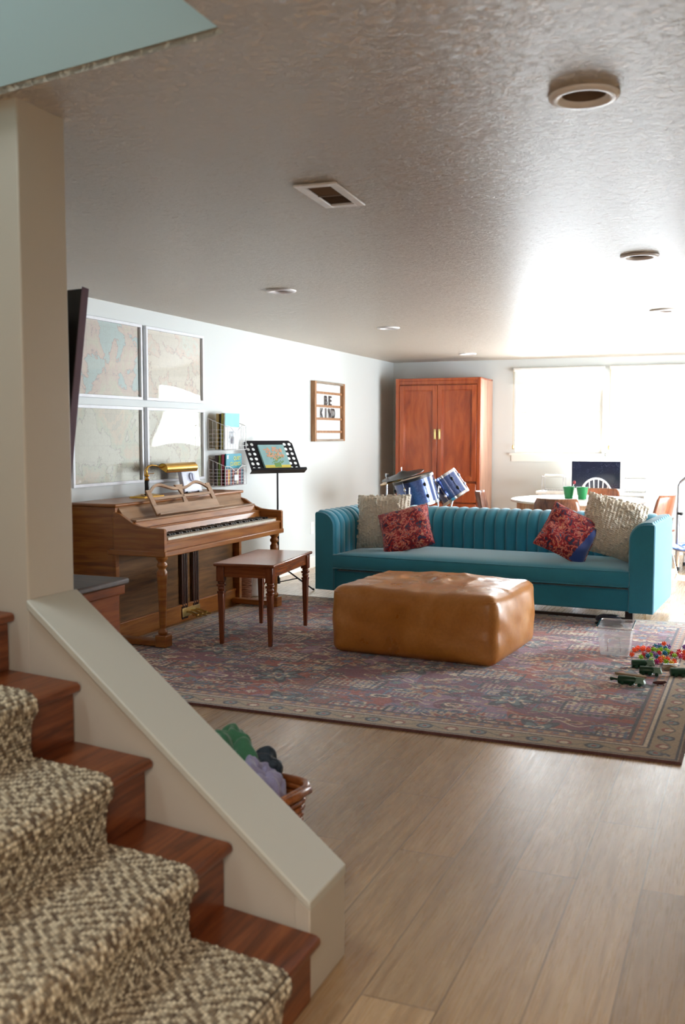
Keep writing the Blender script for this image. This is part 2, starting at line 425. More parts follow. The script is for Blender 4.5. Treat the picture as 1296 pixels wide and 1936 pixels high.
# left wall, back wall with window openings, right wall with patio door opening, wall behind
w = MB(); w.box(XL - .15, XL, YF, YB + .15, 0, 2.45); struct('wall_left', w, M['wall'])
WZ0, WZ1 = 1.15, 2.12
WINS = [(-2.62, -1.60), (-1.50, -.62)]
w = MB()
xs = [XL] + [a for p in WINS for a in p] + [XR]
w.box(XL, XR, YB, YB + .15, 0, WZ0); w.box(XL, XR, YB, YB + .15, WZ1, 2.45)
for i in range(0, len(xs), 2): w.box(xs[i], xs[i + 1], YB, YB + .15, WZ0, WZ1)
struct('wall_back', w, M['wall'])
DY0, DY1, DZ = 7.6, 10.8, 2.08
w = MB(); w.box(XR, XR + .15, YF, DY0, 0, 2.45); w.box(XR, XR + .15, DY1, YB + .15, 0, 2.45); w.box(XR, XR + .15, DY0, DY1, DZ, 2.45)
struct('wall_right', w, M['wall'])
w = MB(); w.box(XL, XR, YF - .15, YF, 0, 2.45); struct('wall_front', w, M['wall'])

# baseboards
bb = MB(); bb.prism([(XL, 0), (XL + .016, 0), (XL + .016, .1), (XL + .006, .115), (XL, .115)], 1, 2.9, YB); struct('baseboard_left', bb, M['trim'])
bb = MB(); bb.prism([(YB, 0), (YB - .016, 0), (YB - .016, .12), (YB - .006, .135), (YB, .135)], 0, XL + .02, XR); struct('baseboard_back', bb, M['trim'])

# ceiling sheet with the stair opening and holes for the lights and the vent
LIGHTS = [(-.455, 2.88), (-.56, 5.44), (-.625, 7.77), (-2.823, 5.86), (-2.90, 8.13), (-2.95, 10.9)]
def wall_y(x, off=0): return S0.y + (S0.x - x) * (.1685 / .9857) - off
OX = -1.17; OY0 = .7
def cz(x, y): return (x, y, HC(y))
outer = [(XL, YF), (XR, YF), (XR, YB), (XL, YB)]
opening = [(XL + .001, OY0), (OX, OY0), (OX, wall_y(OX, .04)), (XL + .001, wall_y(XL, .04))]
holes = []
for x, y in LIGHTS: holes.append([(x + .062 * math.cos(a), y + .062 * math.sin(a)) for a in [2 * PI * k / 28 for k in range(28)]])
VY0, VY1, VX0, VX1 = 3.50, 3.78, -1.60, -1.49
vent_M = T(-1.545, 3.655, 0) @ RZ(4)
vh = [(-.05, -.16), (.05, -.16), (.05, .16), (-.05, .16)]
vent_hole = [tuple((vent_M @ Vector((a, b_, 0)))[:2]) for a, b_ in vh]
holes.append(vent_hole)
loops = [[Vector((x, y, 0)) for x, y in lp] for lp in [outer, opening] + holes]
tris = geometry.tessellate_polygon(loops)
pts = [p for lp in loops for p in lp]
ce = MB(); ce.add([cz(p.x, p.y) for p in pts], [tuple(t) for t in tris])
up = .24
ce.add([(x, y, 2.33 + up) for x, y in outer + opening], [(0, 1, 5, 4), (1, 2, 6, 5), (2, 3, 7, 6), (3, 0, 4, 7)])
for i in range(4):
    a, b_ = opening[i], opening[(i + 1) % 4]
    ce.add([cz(*a), cz(*b_), (b_[0], b_[1], 2.57), (a[0], a[1], 2.57)], [(0, 1, 2, 3)])
struct('ceiling', ce, M['ceiling'])
# plain plaster lining of the stairwell above the opening
sw = MB()
z0, z1 = 2.32, 4.9
a, b_, c_, d_ = opening
def vwall(p, q, th, z0, z1):
    d = (Vector(q) - Vector(p)).normalized(); n = Vector((-d.y, d.x)) * th
    sw.add([(p[0], p[1], z0), (q[0], q[1], z0), (q[0] + n.x, q[1] + n.y, z0), (p[0] + n.x, p[1] + n.y, z0), (p[0], p[1], z1), (q[0], q[1], z1), (q[0] + n.x, q[1] + n.y, z1), (p[0] + n.x, p[1] + n.y, z1)],
           [(0, 1, 2, 3), (4, 7, 6, 5), (0, 4, 5, 1), (1, 5, 6, 2), (2, 6, 7, 3), (3, 7, 4, 0)])
vwall((OX - .004, wall_y(OX, .045)), (XL, wall_y(XL, .045)), -.004, 2.335, 2.57)
vwall((OX, wall_y(OX, .04)), (XL, wall_y(XL, .04)), -.12, 2.57, z1)
vwall((OX, OY0), (OX, wall_y(OX, .04)), -.12, 2.57, z1)
vwall((XL, OY0), (OX, OY0), -.12, 2.57, z1)
struct('wall_stairwell', fl := sw, M['shaft'])
w = MB(); w.box(XL, OX + .1, OY0 - .1, wall_y(XL) + .1, z1, z1 + .1); struct('ceiling_stairwell', w, M['shaft'])
w = MB(); w.box(XL - .15, XL, YF, YB, 2.45, z1 + .1); struct('wall_left_upper', w, M['shaft'])

# ------------------------------------------------------------------ stair walls, cap, stairs
TH = .21
kw = MB(); pol = [(0, 0), (3.25, 0), (3.25, 2.36), (.975, 2.36), (.975, .25 + .667 * .975 - .02), (0, .23)]
def sprism(mb, pol, w0, w1):
    n = len(pol); vs = [SP(s, w0, z) for s, z in pol] + [SP(s, w1, z) for s, z in pol]
    mb.add(vs, [tuple(range(n)), tuple(range(2 * n - 1, n - 1, -1))] + [(i, n + i, n + (i + 1) % n, (i + 1) % n) for i in range(n)])
# two pieces: low sloped wall and the full-height wall behind it
low = MB(); sprism(low, [(0, 0), (.99, 0), (.99, .23 + .667 * .99), (0, .23)], 0, -TH); struct('wall_stair_low', low, M['knee'], bevel=.003)
full = MB(); sprism(full, [(.975, 0), (3.25, 0), (3.25, 2.33), (.975, 2.33)], .001, -TH - .001); struct('wall_stair_full', full, M['knee'], bevel=.006)
cp = MB(); sprism(cp, [(-.012, .222), (-.012, .247), (.975, .25 + .667 * .975), (.975, .222 + .667 * .975)], .012, -TH - .012); struct('trim_1', cp, M['cap'], bevel=.004)
e = MB(); sprism(e, [(-.01, 0), (.035, 0), (.035, .25), (-.01, .222)], .008, -TH - .008); struct('trim_2', e, M['knee'], bevel=.003)

stairs = thing('staircase', 'cherry wood staircase with five visible steps climbing along the white half wall', 'staircase', SP(0, .5, 0))
Minv = Matrix.Translation(-stairs.location)
def nose(i): return -.044 + .2675 * i
def zt(i): return .1715 * (i + 1)
stairs_parts = []
for i in range(8):
    t = MB(); t.M = Minv
    s0 = nose(i); s1 = nose(i + 1) + .04; z = zt(i)
    pol = [(s1, z), (s0 + .012, z), (s0 + .003, z - .005), (s0, z - .014), (s0 + .003, z - .023), (s0 + .012, z - .028), (s1, z - .028)]
    sprism(t, pol, .0135 if i else -.012 + .0255, 1.02); o = ob('tread', t, M['stairwood'], stairs, smooth=40); fixnormals(o)
    r = MB(); r.M = Minv
    sprism(r, [(s0 + .03, z - .0285), (s0 + .05, z - .0285), (s0 + .05, z - .1712), (s0 + .03, z - .1712)], .0136, 1.019); fixnormals(ob('riser', r, M['stairwood'], stairs))

# carpet runner: loop pile in concentric diamonds
path = []
for i in range(7):
    s0 = nose(i); z = zt(i)
    path += [(s0 + .018, z - .165), (s0 + .016, z - .06), (s0 - .004, z - .036), (s0 - .016, z - .014), (s0 - .004, z + .012), (s0 + .03, z + .016), (s0 + .14, z + .014), (s0 + .262, z + .012)]
path = np.array(path)
for _ in range(2):                                  # corner cutting
    q = np.empty((2 * len(path) - 2, 2)); q[0::2] = .75 * path[:-1] + .25 * path[1:]; q[1::2] = .25 * path[:-1] + .75 * path[1:]; path = q
seg = np.r_[0, np.cumsum(np.hypot(*np.diff(path, axis=0).T))]
step = .0026; L = seg[-1]; tt = np.arange(0, L, step)
ps = np.interp(tt, seg, path[:, 0]); pz = np.interp(tt, seg, path[:, 1])
dx = np.gradient(ps); dz = np.gradient(pz); ln = np.hypot(dx, dz); nx, nz = -dz / ln, dx / ln
W0, W1 = .205, .95; ww = np.arange(W0, W1, step)
pit = .0108
row = np.floor(tt / pit).astype(int); fr = (tt / pit) % 1
U = ww[None, :] / pit + .5 * (row[:, None] % 2); col = np.floor(U).astype(int); fc = U % 1
hgt = np.sqrt(np.clip(1 - ((fr[:, None] - .5) * 2) ** 2, 0, 1)) * np.sqrt(np.clip(1 - ((fc - .5) * 2) ** 2, 0, 1))
nr, nc = row.max() + 2, col.max() + 2
R = rng.random((nr, nc)); R2 = rng.random((nr, nc))
rr_, cc_ = np.meshgrid(np.arange(nr), np.arange(nc), indexing='ij')
du = np.abs(((cc_ * pit + .02) % .3) - .15); dv = np.abs(((rr_ * pit + .1) % .36) - .18)
dd = (du / .15 + dv / .18) * 8.5
par = (np.floor(dd) % 2).astype(float)
val = np.clip(par * .72 + .14 + (R - .5) * .4, 0, 1)
light = np.array(lin(226, 212, 182)[:3]); dark = np.array(lin(96, 76, 56)[:3]); tan = np.array(lin(158, 130, 92)[:3])
lc = dark[None, None] * (1 - val[..., None]) + light[None, None] * val[..., None]
lc = lc * .75 + .25 * np.where(R2[..., None] > .6, tan, lc)
cols = np.ones((len(tt), len(ww), 4)); cols[..., :3] = lc[row[:, None], col]
yarn = np.clip(hgt * 1.9 - .12, 0, 1)[..., None]; cols[..., :3] = cols[..., :3] * yarn + np.array(lin(70, 54, 38)[:3]) * (1 - yarn)   # dark brown between loops: backing tone with gap occlusion baked into the colour
amp = (.0055 + .0050 * R)[row[:, None], col]
edge = np.clip(np.minimum((ww - W0), (W1 - ww)) / .012, 0, 1)[None]
dsp = hgt * amp + .004 * np.sqrt(edge) - .009 * (1 - edge)
wj = ww[None] + .0015 * (R[row[:, None], col] - .5)
S_ = ps[:, None] + nx[:, None] * -dsp * -1; Z_ = pz[:, None] + nz[:, None] * dsp
P = np.empty((len(tt), len(ww), 3)); P[..., 0] = S0.x + SU.x * S_; P[..., 1] = S0.y + SU.y * S_ - wj; P[..., 2] = Z_
runner_mat = attrmat('loop_pile_wool', .95, .15, 500, .3)
run = grid_mesh('stair_runner', P, cols, runner_mat)
tag(run, 'beige and brown loop-pile carpet runner with diamond weave down the wooden stairs', 'carpet runner')

# ------------------------------------------------------------------ windows, patio door
def window(name, x0, x1):
    y = YB
    f = MB(); t = .045
    f.box(x0, x1, y + .03, y + .09, WZ0, WZ0 + t); f.box(x0, x1, y + .03, y + .09, WZ1 - t, WZ1)
    f.box(x0, x0 + t, y + .03, y + .09, WZ0 + t, WZ1 - t); f.box(x1 - t, x1, y + .03, y + .09, WZ0 + t, WZ1 - t)
    f.box(x0 + t, x1 - t, y + .045, y + .075, (WZ0 + WZ1) / 2 - .012, (WZ0 + WZ1) / 2 + .012)
    o = struct(name, f, M['trim'])
    g = MB(); g.box(x0 + t, x1 - t, y + .058, y + .062, WZ0 + t, WZ1 - t); ob('pane', g, M['glass'], o)
    s = MB(); s.box(x0 - .06, x1 + .05, y - .035, y + .03, WZ0 - .028, WZ0 - .002); s.box(x0 - .04, x1 + .04, y - .012, y - .001, WZ0 - .1, WZ0 - .028); ob('sill', s, M['trim'], o)
    return o
window('window_1', *WINS[0]); window('window_2', *WINS[1])
f = MB(); t = .07; x0_, x1_ = XR + .04, XR + .11
f.box(x0_, x1_, DY0, DY1, 0, .05); f.box(x0_, x1_, DY0, DY1, DZ - t, DZ)
for yy in (DY0, (DY0 + DY1) / 2 - t / 2, DY1 - t): f.box(x0_, x1_, yy, yy + t, .05, DZ - t)
o = struct('door_1', f, M['trim'])
g = MB()
g.box(XR + .07, XR + .075, DY0 + t, (DY0 + DY1) / 2 - t / 2, .05, DZ - t); g.box(XR + .07, XR + .075, (DY0 + DY1) / 2 + t / 2, DY1 - t, .05, DZ - t)
ob('pane', g, M['glass'], o)
# pulled-up roller shades with cords
for k, (x0, x1) in enumerate(WINS):
    sh = thing('roller_shade', ['white roller shade over the window nearest the wardrobe', 'white roller shade over the window on the far side from the wardrobe'][k], 'window shade', (x0, YB - .03, WZ1 + .02), group='roller shades on the back windows')
    a = MB(); a.cyl((-.02, 0, 0), (x1 - x0 + .02, 0, 0), .022); ob('roller', a, M['white'], sh, smooth=40)
    a = MB(); a.box(0, x1 - x0, -.003, 0, -.16, -.0225); a.box(0, x1 - x0, -.008, .004, -.18, -.16); ob('shade_cloth', a, M['white'], sh)
    a = MB(); a.cyl((-.012, -.026, -.9), (-.012, -.026, 0), .0025, seg=6); a.sphere((-.012, -.026, -.92), .018, 10, sc=(.7, .7, 1.6)); ob('pull_cord', a, M['oldbrass'], sh, smooth=60)

# ------------------------------------------------------------------ ceiling fittings
lab = ['recessed ceiling light with a brown bowl, largest and nearest, above the bare floor', 'recessed ceiling light on the right row, above the rug', 'recessed ceiling light on the right row, farthest, above the sofa',
       'recessed ceiling light on the left row, above the piano keys', 'recessed ceiling light on the left row, above the wall beyond the music stand', 'recessed ceiling light washed out by glare in front of the wardrobe']
can0 = None
for k, (x, y) in enumerate(LIGHTS):
    Mx = T(x, y, HC(y))
    if can0 is None:
        can0 = thing('recessed_light', lab[0], 'ceiling light', M=Mx, group='recessed ceiling lights')
        a = MB(); a.lathe([(.060, .002), (.062, -.004), (.075, -.012), (.094, -.009), (.098, -.003), (.098, -.0005), (.060, .002)], 36, cap=False); ob('trim_ring', a, M['lampcan'], can0, smooth=60)
        a = MB(); a.lathe([(.0605, .002), (.058, .03), (.052, .06), (.045, .09), (.001, .095)], 32, cap=False); ob('baffle', a, M['baffle'], can0, smooth=60)
        a = MB(); a.lathe([(.001, .03), (.02, .032), (.038, .045), (.044, .07), (.03, .088)], 24, cap=False); ob('bulb', a, M['baffle'], can0, smooth=60)
    else: copy_tree(can0, Mx, lab[k])
vt = thing('ceiling_vent', 'white rectangular air vent with dark slats in the textured ceiling', 'air vent', M=T(0, 0, HC(3.655)) @ vent_M)
a = MB()
for (x0, x1, y0, y1) in ((-.085, -.05, -.19, .19), (.05, .085, -.19, .19), (-.05, .05, -.19, -.15), (-.05, .05, .15, .19)): a.box(x0, x1, y0, y1, -.008, -.0005)
ob('frame', a, M['lampcan'], vt, bevel=.002)
a = MB(); a.box(-.05, .05, -.16, .16, .03, .035); a.box(-.052, -.05, -.16, .16, -.001, .03); a.box(.05, .052, -.16, .16, -.001, .03); ob('duct', a, M['black'], vt)
a = MB()
for k in range(14):
    y = -.145 + k * .0223
    a.box(-.05, .05, -.001, .001, -.008, .008, T(0, y, .004) @ RX(48 if k < 7 else -48))
a.box(-.05, .05, -.003, .003, -.006, .012); ob('slats', a, M['baffle'], vt)

# wall outlet
ot = thing('wall_outlet', 'white double outlet plate on the left wall just past the sofa arm', 'outlet', (XL, 9.36, .41))
a = MB(); a.box(0, .006, -.04, .04, -.062, .062); ob('plate', a, M['white'], ot, bevel=.002)
a = MB()
for z in (-.022, .022): a.box(.006, .009, -.017, .017, z - .014, z + .014)
ob('socket', a, M['trim'], ot, bevel=.002)

# ------------------------------------------------------------------ rug
RW, RD = 3.565, 3.27
px = .0055; nu = int(RW / px); nv = int(RD / px)
def L3(*c): return np.array(lin(*c)[:3])
rust, plum, tanc, blue, navy, cream, mauve = L3(152, 66, 60), L3(116, 56, 84), L3(184, 154, 128), L3(78, 108, 142), L3(34, 42, 66), L3(216, 202, 184), L3(146, 112, 142)
img = np.zeros((nv, nu, 3))
a1 = npnoise(nv, nu, 60, 1); a2 = npnoise(nv, nu, 22, 2)
img[:] = rust
img[(a1 > .5)] = plum; img[(a2 > .74)] = mauve; img[(a1 < .26)] = L3(130, 76, 74)  # mauve patches put a lavender sheen into the field colour
yy, xx = np.mgrid[0:nv, 0:nu]
def stamp(cx_, cy_, r, fn):
    x0, x1 = max(0, int(cx_ - r)), min(nu, int(cx_ + r) + 1); y0, y1 = max(0, int(cy_ - r)), min(nv, int(cy_ + r) + 1)
    if x1 <= x0 or y1 <= y0: return
    X = xx[y0:y1, x0:x1] - cx_; Y = yy[y0:y1, x0:x1] - cy_
    fn(img[y0:y1, x0:x1], X, Y)
def flower(r, pet, c1, c2, c3):
    def fn(im, X, Y):
        d = np.hypot(X, Y); a = np.arctan2(Y, X); e = r * (.72 + .28 * np.cos(pet * a))
        im[d < e] = c1; im[d < e * .68] = c2; im[d < e * .34] = c3
    return fn
def comb(w_, h_, n, c):
    def fn(im, X, Y):
        m = (np.abs(X) < w_) & (np.abs(Y) < h_ * .25); t = (np.abs(X) < w_) & (np.abs(Y) < h_) & ((X // n).astype(int) % 2 == 0); im[m | t] = c
    return fn
def dots(w_, h_, n, c, c2):
    def fn(im, X, Y):
        m = (np.abs(X) < w_) & (np.abs(Y) < h_) & ((X // n).astype(int) % 2 == 0) & ((Y // n).astype(int) % 2 == 0); im[m] = c
        b = ((np.abs(np.abs(X) - w_) < 1.2) & (np.abs(Y) < h_)) | ((np.abs(np.abs(Y) - h_) < 1.2) & (np.abs(X) < w_)); im[b] = c2
    return fn
def vine(r, ph, c, sw_=1.6):
    def fn(im, X, Y):
        im[(np.abs(Y - r * .35 * np.sin(X / r * 3 + ph)) < sw_) & (np.abs(X) < r)] = c
    return fn
pal = [blue, navy, cream, tanc, mauve, rust * .8, L3(116, 40, 44), L3(100, 122, 110)]
pr = random.Random(5)
for k in range(3400):
    cx_, cy_ = pr.uniform(0, nu), pr.uniform(0, nv); q = pr.random()
    if q < .38: stamp(cx_, cy_, 16, flower(pr.uniform(3, 9), pr.choice([4, 5, 6, 8]), pr.choice(pal), pr.choice(pal), pr.choice(pal)))
    elif q < .8: stamp(cx_, cy_, 22, vine(pr.uniform(6, 20), pr.uniform(0, 6), pr.choice([navy, navy, cream, tanc, blue]), pr.uniform(.6, 1.3)))
    elif q < .9: stamp(cx_, cy_, 22, dots(pr.uniform(8, 20), pr.uniform(5, 11), 2.6, cream * .85, pr.choice([navy, blue])))
    else: stamp(cx_, cy_, 14, flower(pr.uniform(6, 12), 2, pr.choice([cream, tanc]), pr.choice(pal), navy))
# repeated big motifs in rows: lattice panels, blue medallions, combs
for j in range(7):
    for i in range(8):
        cx_ = (i + .5 + (j % 2) * .5) * nu / 8; cy_ = (j + .5) * nv / 7
        if (i + j) % 3 == 0:
            stamp(cx_, cy_, 34, flower(30, 6, navy, L3(96, 120, 132), rust)); stamp(cx_, cy_, 16, flower(13, 5, cream, blue, L3(120, 44, 44)))
        elif (i + j) % 3 == 1:
            stamp(cx_, cy_, 36, dots(32, 16, 3.2, cream * .9, navy)); stamp(cx_, cy_ - 24, 32, comb(26, 3.4, 3.4, navy))
        else:
            stamp(cx_, cy_, 30, flower(24, 8, tanc, rust * .85, blue)); stamp(cx_, cy_, 30, vine(30, 1, navy, 1.4)); stamp(cx_, cy_ + 24, 32, comb(24, 3, 3, L3(60, 84, 108)))
# borders
dist = np.minimum(np.minimum(xx, nu - 1 - xx), np.minimum(yy, nv - 1 - yy)) * px
along = np.where(np.minimum(xx, nu - 1 - xx) < np.minimum(yy, nv - 1 - yy), yy, xx) * px
band = dist < .25
base = L3(166, 146, 120)
img[band] = L3(150, 104, 88)
m_ = dist < .15; img[m_] = base
per = .13; ph = (along / per) % 1 - .5; cdm = (dist - .09)
rr2 = np.hypot(ph * per, cdm)
odd = ((along / per).astype(int) % 2 == 0)
img[m_ & (rr2 < .04) & odd] = navy; img[m_ & (rr2 < .026) & odd] = L3(120, 140, 148); img[m_ & (rr2 < .012) & odd] = rust
img[m_ & (rr2 < .034) & ~odd] = L3(142, 74, 62); img[m_ & (rr2 < .02) & ~odd] = cream
img[m_ & (np.abs(cdm - .026 * np.sin(along / per * PI)) < .005)] = L3(96, 100, 92)
for a, b_, c in ((.022, .03, navy), (.148, .158, navy), (.158, .172, cream * .9), (.172, .18, navy), (.236, .25, navy), (0, .012, L3(84, 44, 40))): img[(dist >= a) & (dist < b_)] = c
m_ = (dist > .18) & (dist < .236); img[m_ & ((along / .07 % 1) < .5) & (np.abs(dist - .208) < .016)] = tanc; img[m_ & ((along / .07 % 1) > .62) & (np.abs(dist - .208) < .01)] = blue
# pale haze painted patchily into the colour, then random pile tone
haze = npnoise(nv, nu, 45, 8)[..., None] * .5 + npnoise(nv, nu, 5, 9)[..., None] * .5
img = img * (.88 + .16 * rng.random((nv, nu, 1))) + .10 * L3(196, 170, 170) * haze
fringe = rng.random((nv, nu, 1)); img *= .9 + .5 * fringe
PX = np.linspace(0, RW, nu); PY = np.linspace(0, RD, nv)
P = np.zeros((nv, nu, 3)); P[..., 0] = PX[None]; P[..., 1] = PY[:, None]; P[..., 2] = .011 + .0012 * rng.random((nv, nu))
P[[0, -1], :, 2] = 0.0005; P[:, [0, -1], 2] = 0.0005
cols = np.ones((nv, nu, 4)); cols[..., :3] = img
rug = grid_mesh('area_rug', P, cols, attrmat('persian_pile', .9, .35, 600, .35), smooth=False)
rug.location = (-3.79, 4.335, 0); rug.rotation_euler.z = math.radians(-.7)
tag(rug, 'large faded red, blue and cream oriental rug under the ottoman and piano bench', 'rug')
RZ0 = .0118

# ------------------------------------------------------------------ sofa
SW, SD, SH = 2.70, .93, .735
sofa = thing('sofa', 'teal channel-tufted sofa with tight back and single long seat cushion', 'sofa', (-3.30, 7.48, RZ0 * 0), -3.83)
def shell_panel(mb, L, t, h, z0, r, n, mapf, puff=.019, m=8):
    """inner face with vertical channels, rounded over the top; mapf(u along, d depth from outer, z) -> xyz"""
    prof = [(t, z0 + (h - r - z0) * k / 6, 1, 0) for k in range(7)]
    for k in range(1, 9):
        a = PI / 2 * k / 8; prof.append((t - r + r * math.cos(a), h - r + r * math.sin(a), math.cos(a), math.sin(a)))
    prof += [(max(.018, (t - r) * .4), h, 0, 1), (.012, h, 0, .0)]
    out = [(.003, h - .004), (0, h - .014), (0, z0)]
    nu_ = n * m if n else 8
    rows = []
    for i in range(nu_ + 1):
        u = i / nu_ * L; fr = (i % m) / m if n else .5
        pf = puff * (math.sqrt(max(0, 1 - (2 * fr - 1) ** 2)) if n else 0)
        if n and i % m == 0: pf = -.007
        rows.append([mapf(u, d + a * pf, z + b * pf) for d, z, a, b in prof] + [mapf(u, d, z) for d, z in out])
    k = len(rows[0]); vs = [p for r_ in rows for p in r_]
    fs = [(i * k + j, (i + 1) * k + j, (i + 1) * k + j + 1, i * k + j + 1) for i in range(nu_) for j in range(k - 1)]
    fs += [(i * k + k - 1, (i + 1) * k + k - 1, (i + 1) * k, i * k) for i in range(nu_)]
    fs += [tuple(range(k)), tuple(nu_ * k + j for j in range(k - 1, -1, -1))]
    mb.add(vs, fs)
    return [mapf(-.004, d, z) for d, z, a, b in prof] + [mapf(-.004, d, z) for d, z in out]
TA, TB = .165, .21
a = MB(); shell_panel(a, SW - 2 * TA + .1, TB, SH, .24, .13, 27, lambda u, d, z: (TA - .05 + u, SD - d, z)); fixnormals(ob('backrest', a, M['teal'], sofa, smooth=50))
a = MB(); pl = shell_panel(a, SD - .07, TA, SH, .10, .115, 9, lambda u, d, z: (d, u + .015, z)); fixnormals(ob('arm', a, M['teal'], sofa, smooth=50))
pw = MB(); pw.tube(pl, .005, 6, closed=True); ob('piping', pw, M['teal'], sofa, smooth=180); pw = MB()
a = MB(); pr_ = shell_panel(a, SD - .07, TA, SH, .10, .115, 9, lambda u, d, z: (SW - d, u + .015, z)); fixnormals(ob('arm', a, M['teal'], sofa, smooth=50))
pw.tube(pr_, .005, 6, closed=True)
# outer back corner blocks and plain arm fronts
a = MB()
def armpoly(x_of): 
    p = [(0, .10), (TA, .10), (TA, SH - .115)]
    for k in range(1, 9):
        an = PI / 2 * k / 8; p.append((TA - .115 + .115 * math.cos(an), SH - .115 + .115 * math.sin(an)))
    p += [(.01, SH), (0, SH - .01)]
    return [(x_of(d), z) for d, z in p]
a.prism(armpoly(lambda d: d), 1, -.004, .02); fixnormals(ob('arm_front', a, M['teal'], sofa, smooth=40)); a = MB(); a.prism(armpoly(lambda d: SW - d), 1, -.004, .02); fixnormals(ob('arm_front', a, M['teal'], sofa, smooth=40))
a = MB(); a.box(.001, SW - .001, .80, SD - .001, .10, SH - .14); ob('back_frame', a, M['teal'], sofa, bevel=.012)
ob('piping', pw, M['teal'], sofa, smooth=180)
a = MB(); a.box(TA - .01, SW - TA + .01, .03, .82, .10, .260); ob('seat_base', a, M['teal'], sofa, bevel=.012)
def cushion(x0, x1, y0, y1, z0, z1, crown=.02, nx_=40, ny_=12):
    mb = MB(); vs = []; fs = []
    def zt_(u, v): return crown * (1 - (2 * u - 1) ** 4) * (1 - (2 * v - 1) ** 4)
    R_ = .028
    for side in (1, 0):
        for j in range(ny_ + 1):
            for i in range(nx_ + 1):
                u, v_ = i / nx_, j / ny_
                e = min(u * (x1 - x0), (1 - u) * (x1 - x0), v_ * (y1 - y0), (1 - v_) * (y1 - y0))
                dr = 0.0 if e > R_ else R_ - math.sqrt(max(0, R_ ** 2 - (R_ - e) ** 2))
                yb_ = -.02 * (1 - (2 * u - 1) ** 2) * (1 - v_) ** 3
                zz = (z1 + zt_(u, v_) - dr * .4) if side else (z0 - .3 * zt_(u, v_) + dr * .3)
                vs.append((x0 + u * (x1 - x0), y0 + v_ * (y1 - y0) + yb_, zz))
    k = (nx_ + 1) * (ny_ + 1)
    for j in range(ny_):
        for i in range(nx_):
            p = j * (nx_ + 1) + i
            fs.append((p, p + 1, p + nx_ + 2, p + nx_ + 1)); q = p + k; fs.append((q, q + nx_ + 1, q + nx_ + 2, q + 1))
    per_ = [i for i in range(nx_ + 1)] + [j * (nx_ + 1) + nx_ for j in range(1, ny_ + 1)] + [ny_ * (nx_ + 1) + i for i in range(nx_ - 1, -1, -1)] + [j * (nx_ + 1) for j in range(ny_ - 1, 0, -1)]
    # side bands bulge slightly
    n0 = len(vs); rings = []
    for t_ in (.15, .5, .85):
        ring = []
        for q in per_:
            a_, b_ = Vector(vs[q]), Vector(vs[q + k]); p = a_.lerp(b_, t_); c_ = Vector(((x0 + x1) / 2, (y0 + y1) / 2, p.z)); out_ = .014 * math.sin(PI * t_)
            if abs(p.x - x0) < 1e-6 or abs(p.x - x1) < 1e-6: p.x += (1 if p.x > c_.x else -1) * out_ * .3
            else: p.y += (1 if p.y > c_.y else -1) * out_
            vs.append(tuple(p)); ring.append(len(vs) - 1)
        rings.append(ring)
    allr = [per_] + rings + [[q + k for q in per_]]
    for r0_, r1_ in zip(allr[:-1], allr[1:]):
        m_ = len(r0_)
        for i in range(m_): fs.append((r0_[i], r1_[i], r1_[(i + 1) % m_], r0_[(i + 1) % m_]))
    mb.add(vs, fs)
    welt = [[vs[q] for q in per_], [vs[q + k] for q in per_]]
    return mb, welt
cu, welt = cushion(TA + .004, SW - TA - .004, -.012, .735, .276, .405, .03)
cs = fixnormals(ob('seat_cushion', cu, M['teal'], sofa, smooth=60))
a = MB()
for w_ in welt: a = MB(); a.tube(w_, .0045, 6, closed=True); ob('welt', a, M['teal'], cs, smooth=180)
for x in (.16, SW - .18):
    a = MB(); a.box(x - .028, x + .028, .09, .14, .0125, .10); ob('leg', a, M['darkwood'], sofa, bevel=.003)
a = MB(); a.box(.186, SW - .208, .10, .13, .022, .042); ob('stretcher', a, M['darkwood'], sofa, bevel=.002)
for x in (.14, SW - .14):
    a = MB(); a.lathe([(.012, .1), (.012, .03), (.026, .026), (.03, .014), (.02, .0125)], 14, T(x, .60, 0)); ob('leg', a, M['darkwood'], sofa, smooth=40)

# ------------------------------------------------------------------ cushions on the sofa
def pillow_mesh(name, size, thick, mat, kind, parent, seed):
    N = 150 if kind == 'knit' else 56
    r_ = random.Random(seed); t = np.linspace(-1, 1, N + 1); X, Z = np.meshgrid(t, t)
    f = np.clip((1 - X ** 4) * (1 - Z ** 4), 0, 1) ** .55
    pinch = 1 - .10 * (1 - np.abs(X)) * np.abs(Z) ** 2 - 0
    px_ = X * size / 2 * (1 - .09 * (1 - X ** 2) * 0 - .07 * (1 - Z ** 2) * 0 - .06 * (np.cos(Z * PI / 2)) * np.abs(X) ** 3)
    pz_ = Z * size / 2 * (1 - .06 * np.cos(X * PI / 2) * np.abs(Z) ** 3)
    wr = .012 * np.sin(5 * X + seed) * np.cos(4 * Z + seed * .7) + .008 * np.sin(11 * X * Z + seed)
    for side, nm in ((-1, 0), (1, 1)):
        th = thick / 2 * f + wr * f * .8
        if kind == 'knit' and side == -1:
            rib = np.abs(np.sin(X * PI * 8.5)) ** .6; tw = np.abs(np.sin(Z * PI * 15 + np.floor((X + 1) * 8.5) * 1.3)) ** .7
            lumps = npnoise(N + 1, N + 1, 5, seed) ; th = th + (.011 * rib * (.35 + .65 * tw) + .016 * np.clip(lumps - .62, 0, 1) * 2.5) * np.clip((1 - np.maximum(abs(X), abs(Z))) * 9, 0, 1) ** .5
        P = np.stack([px_, side * (th + .004), pz_], -1)
        if side == 1: P = P[:, ::-1]
        if nm == 0: front = P
        else: back = P
    return front, back
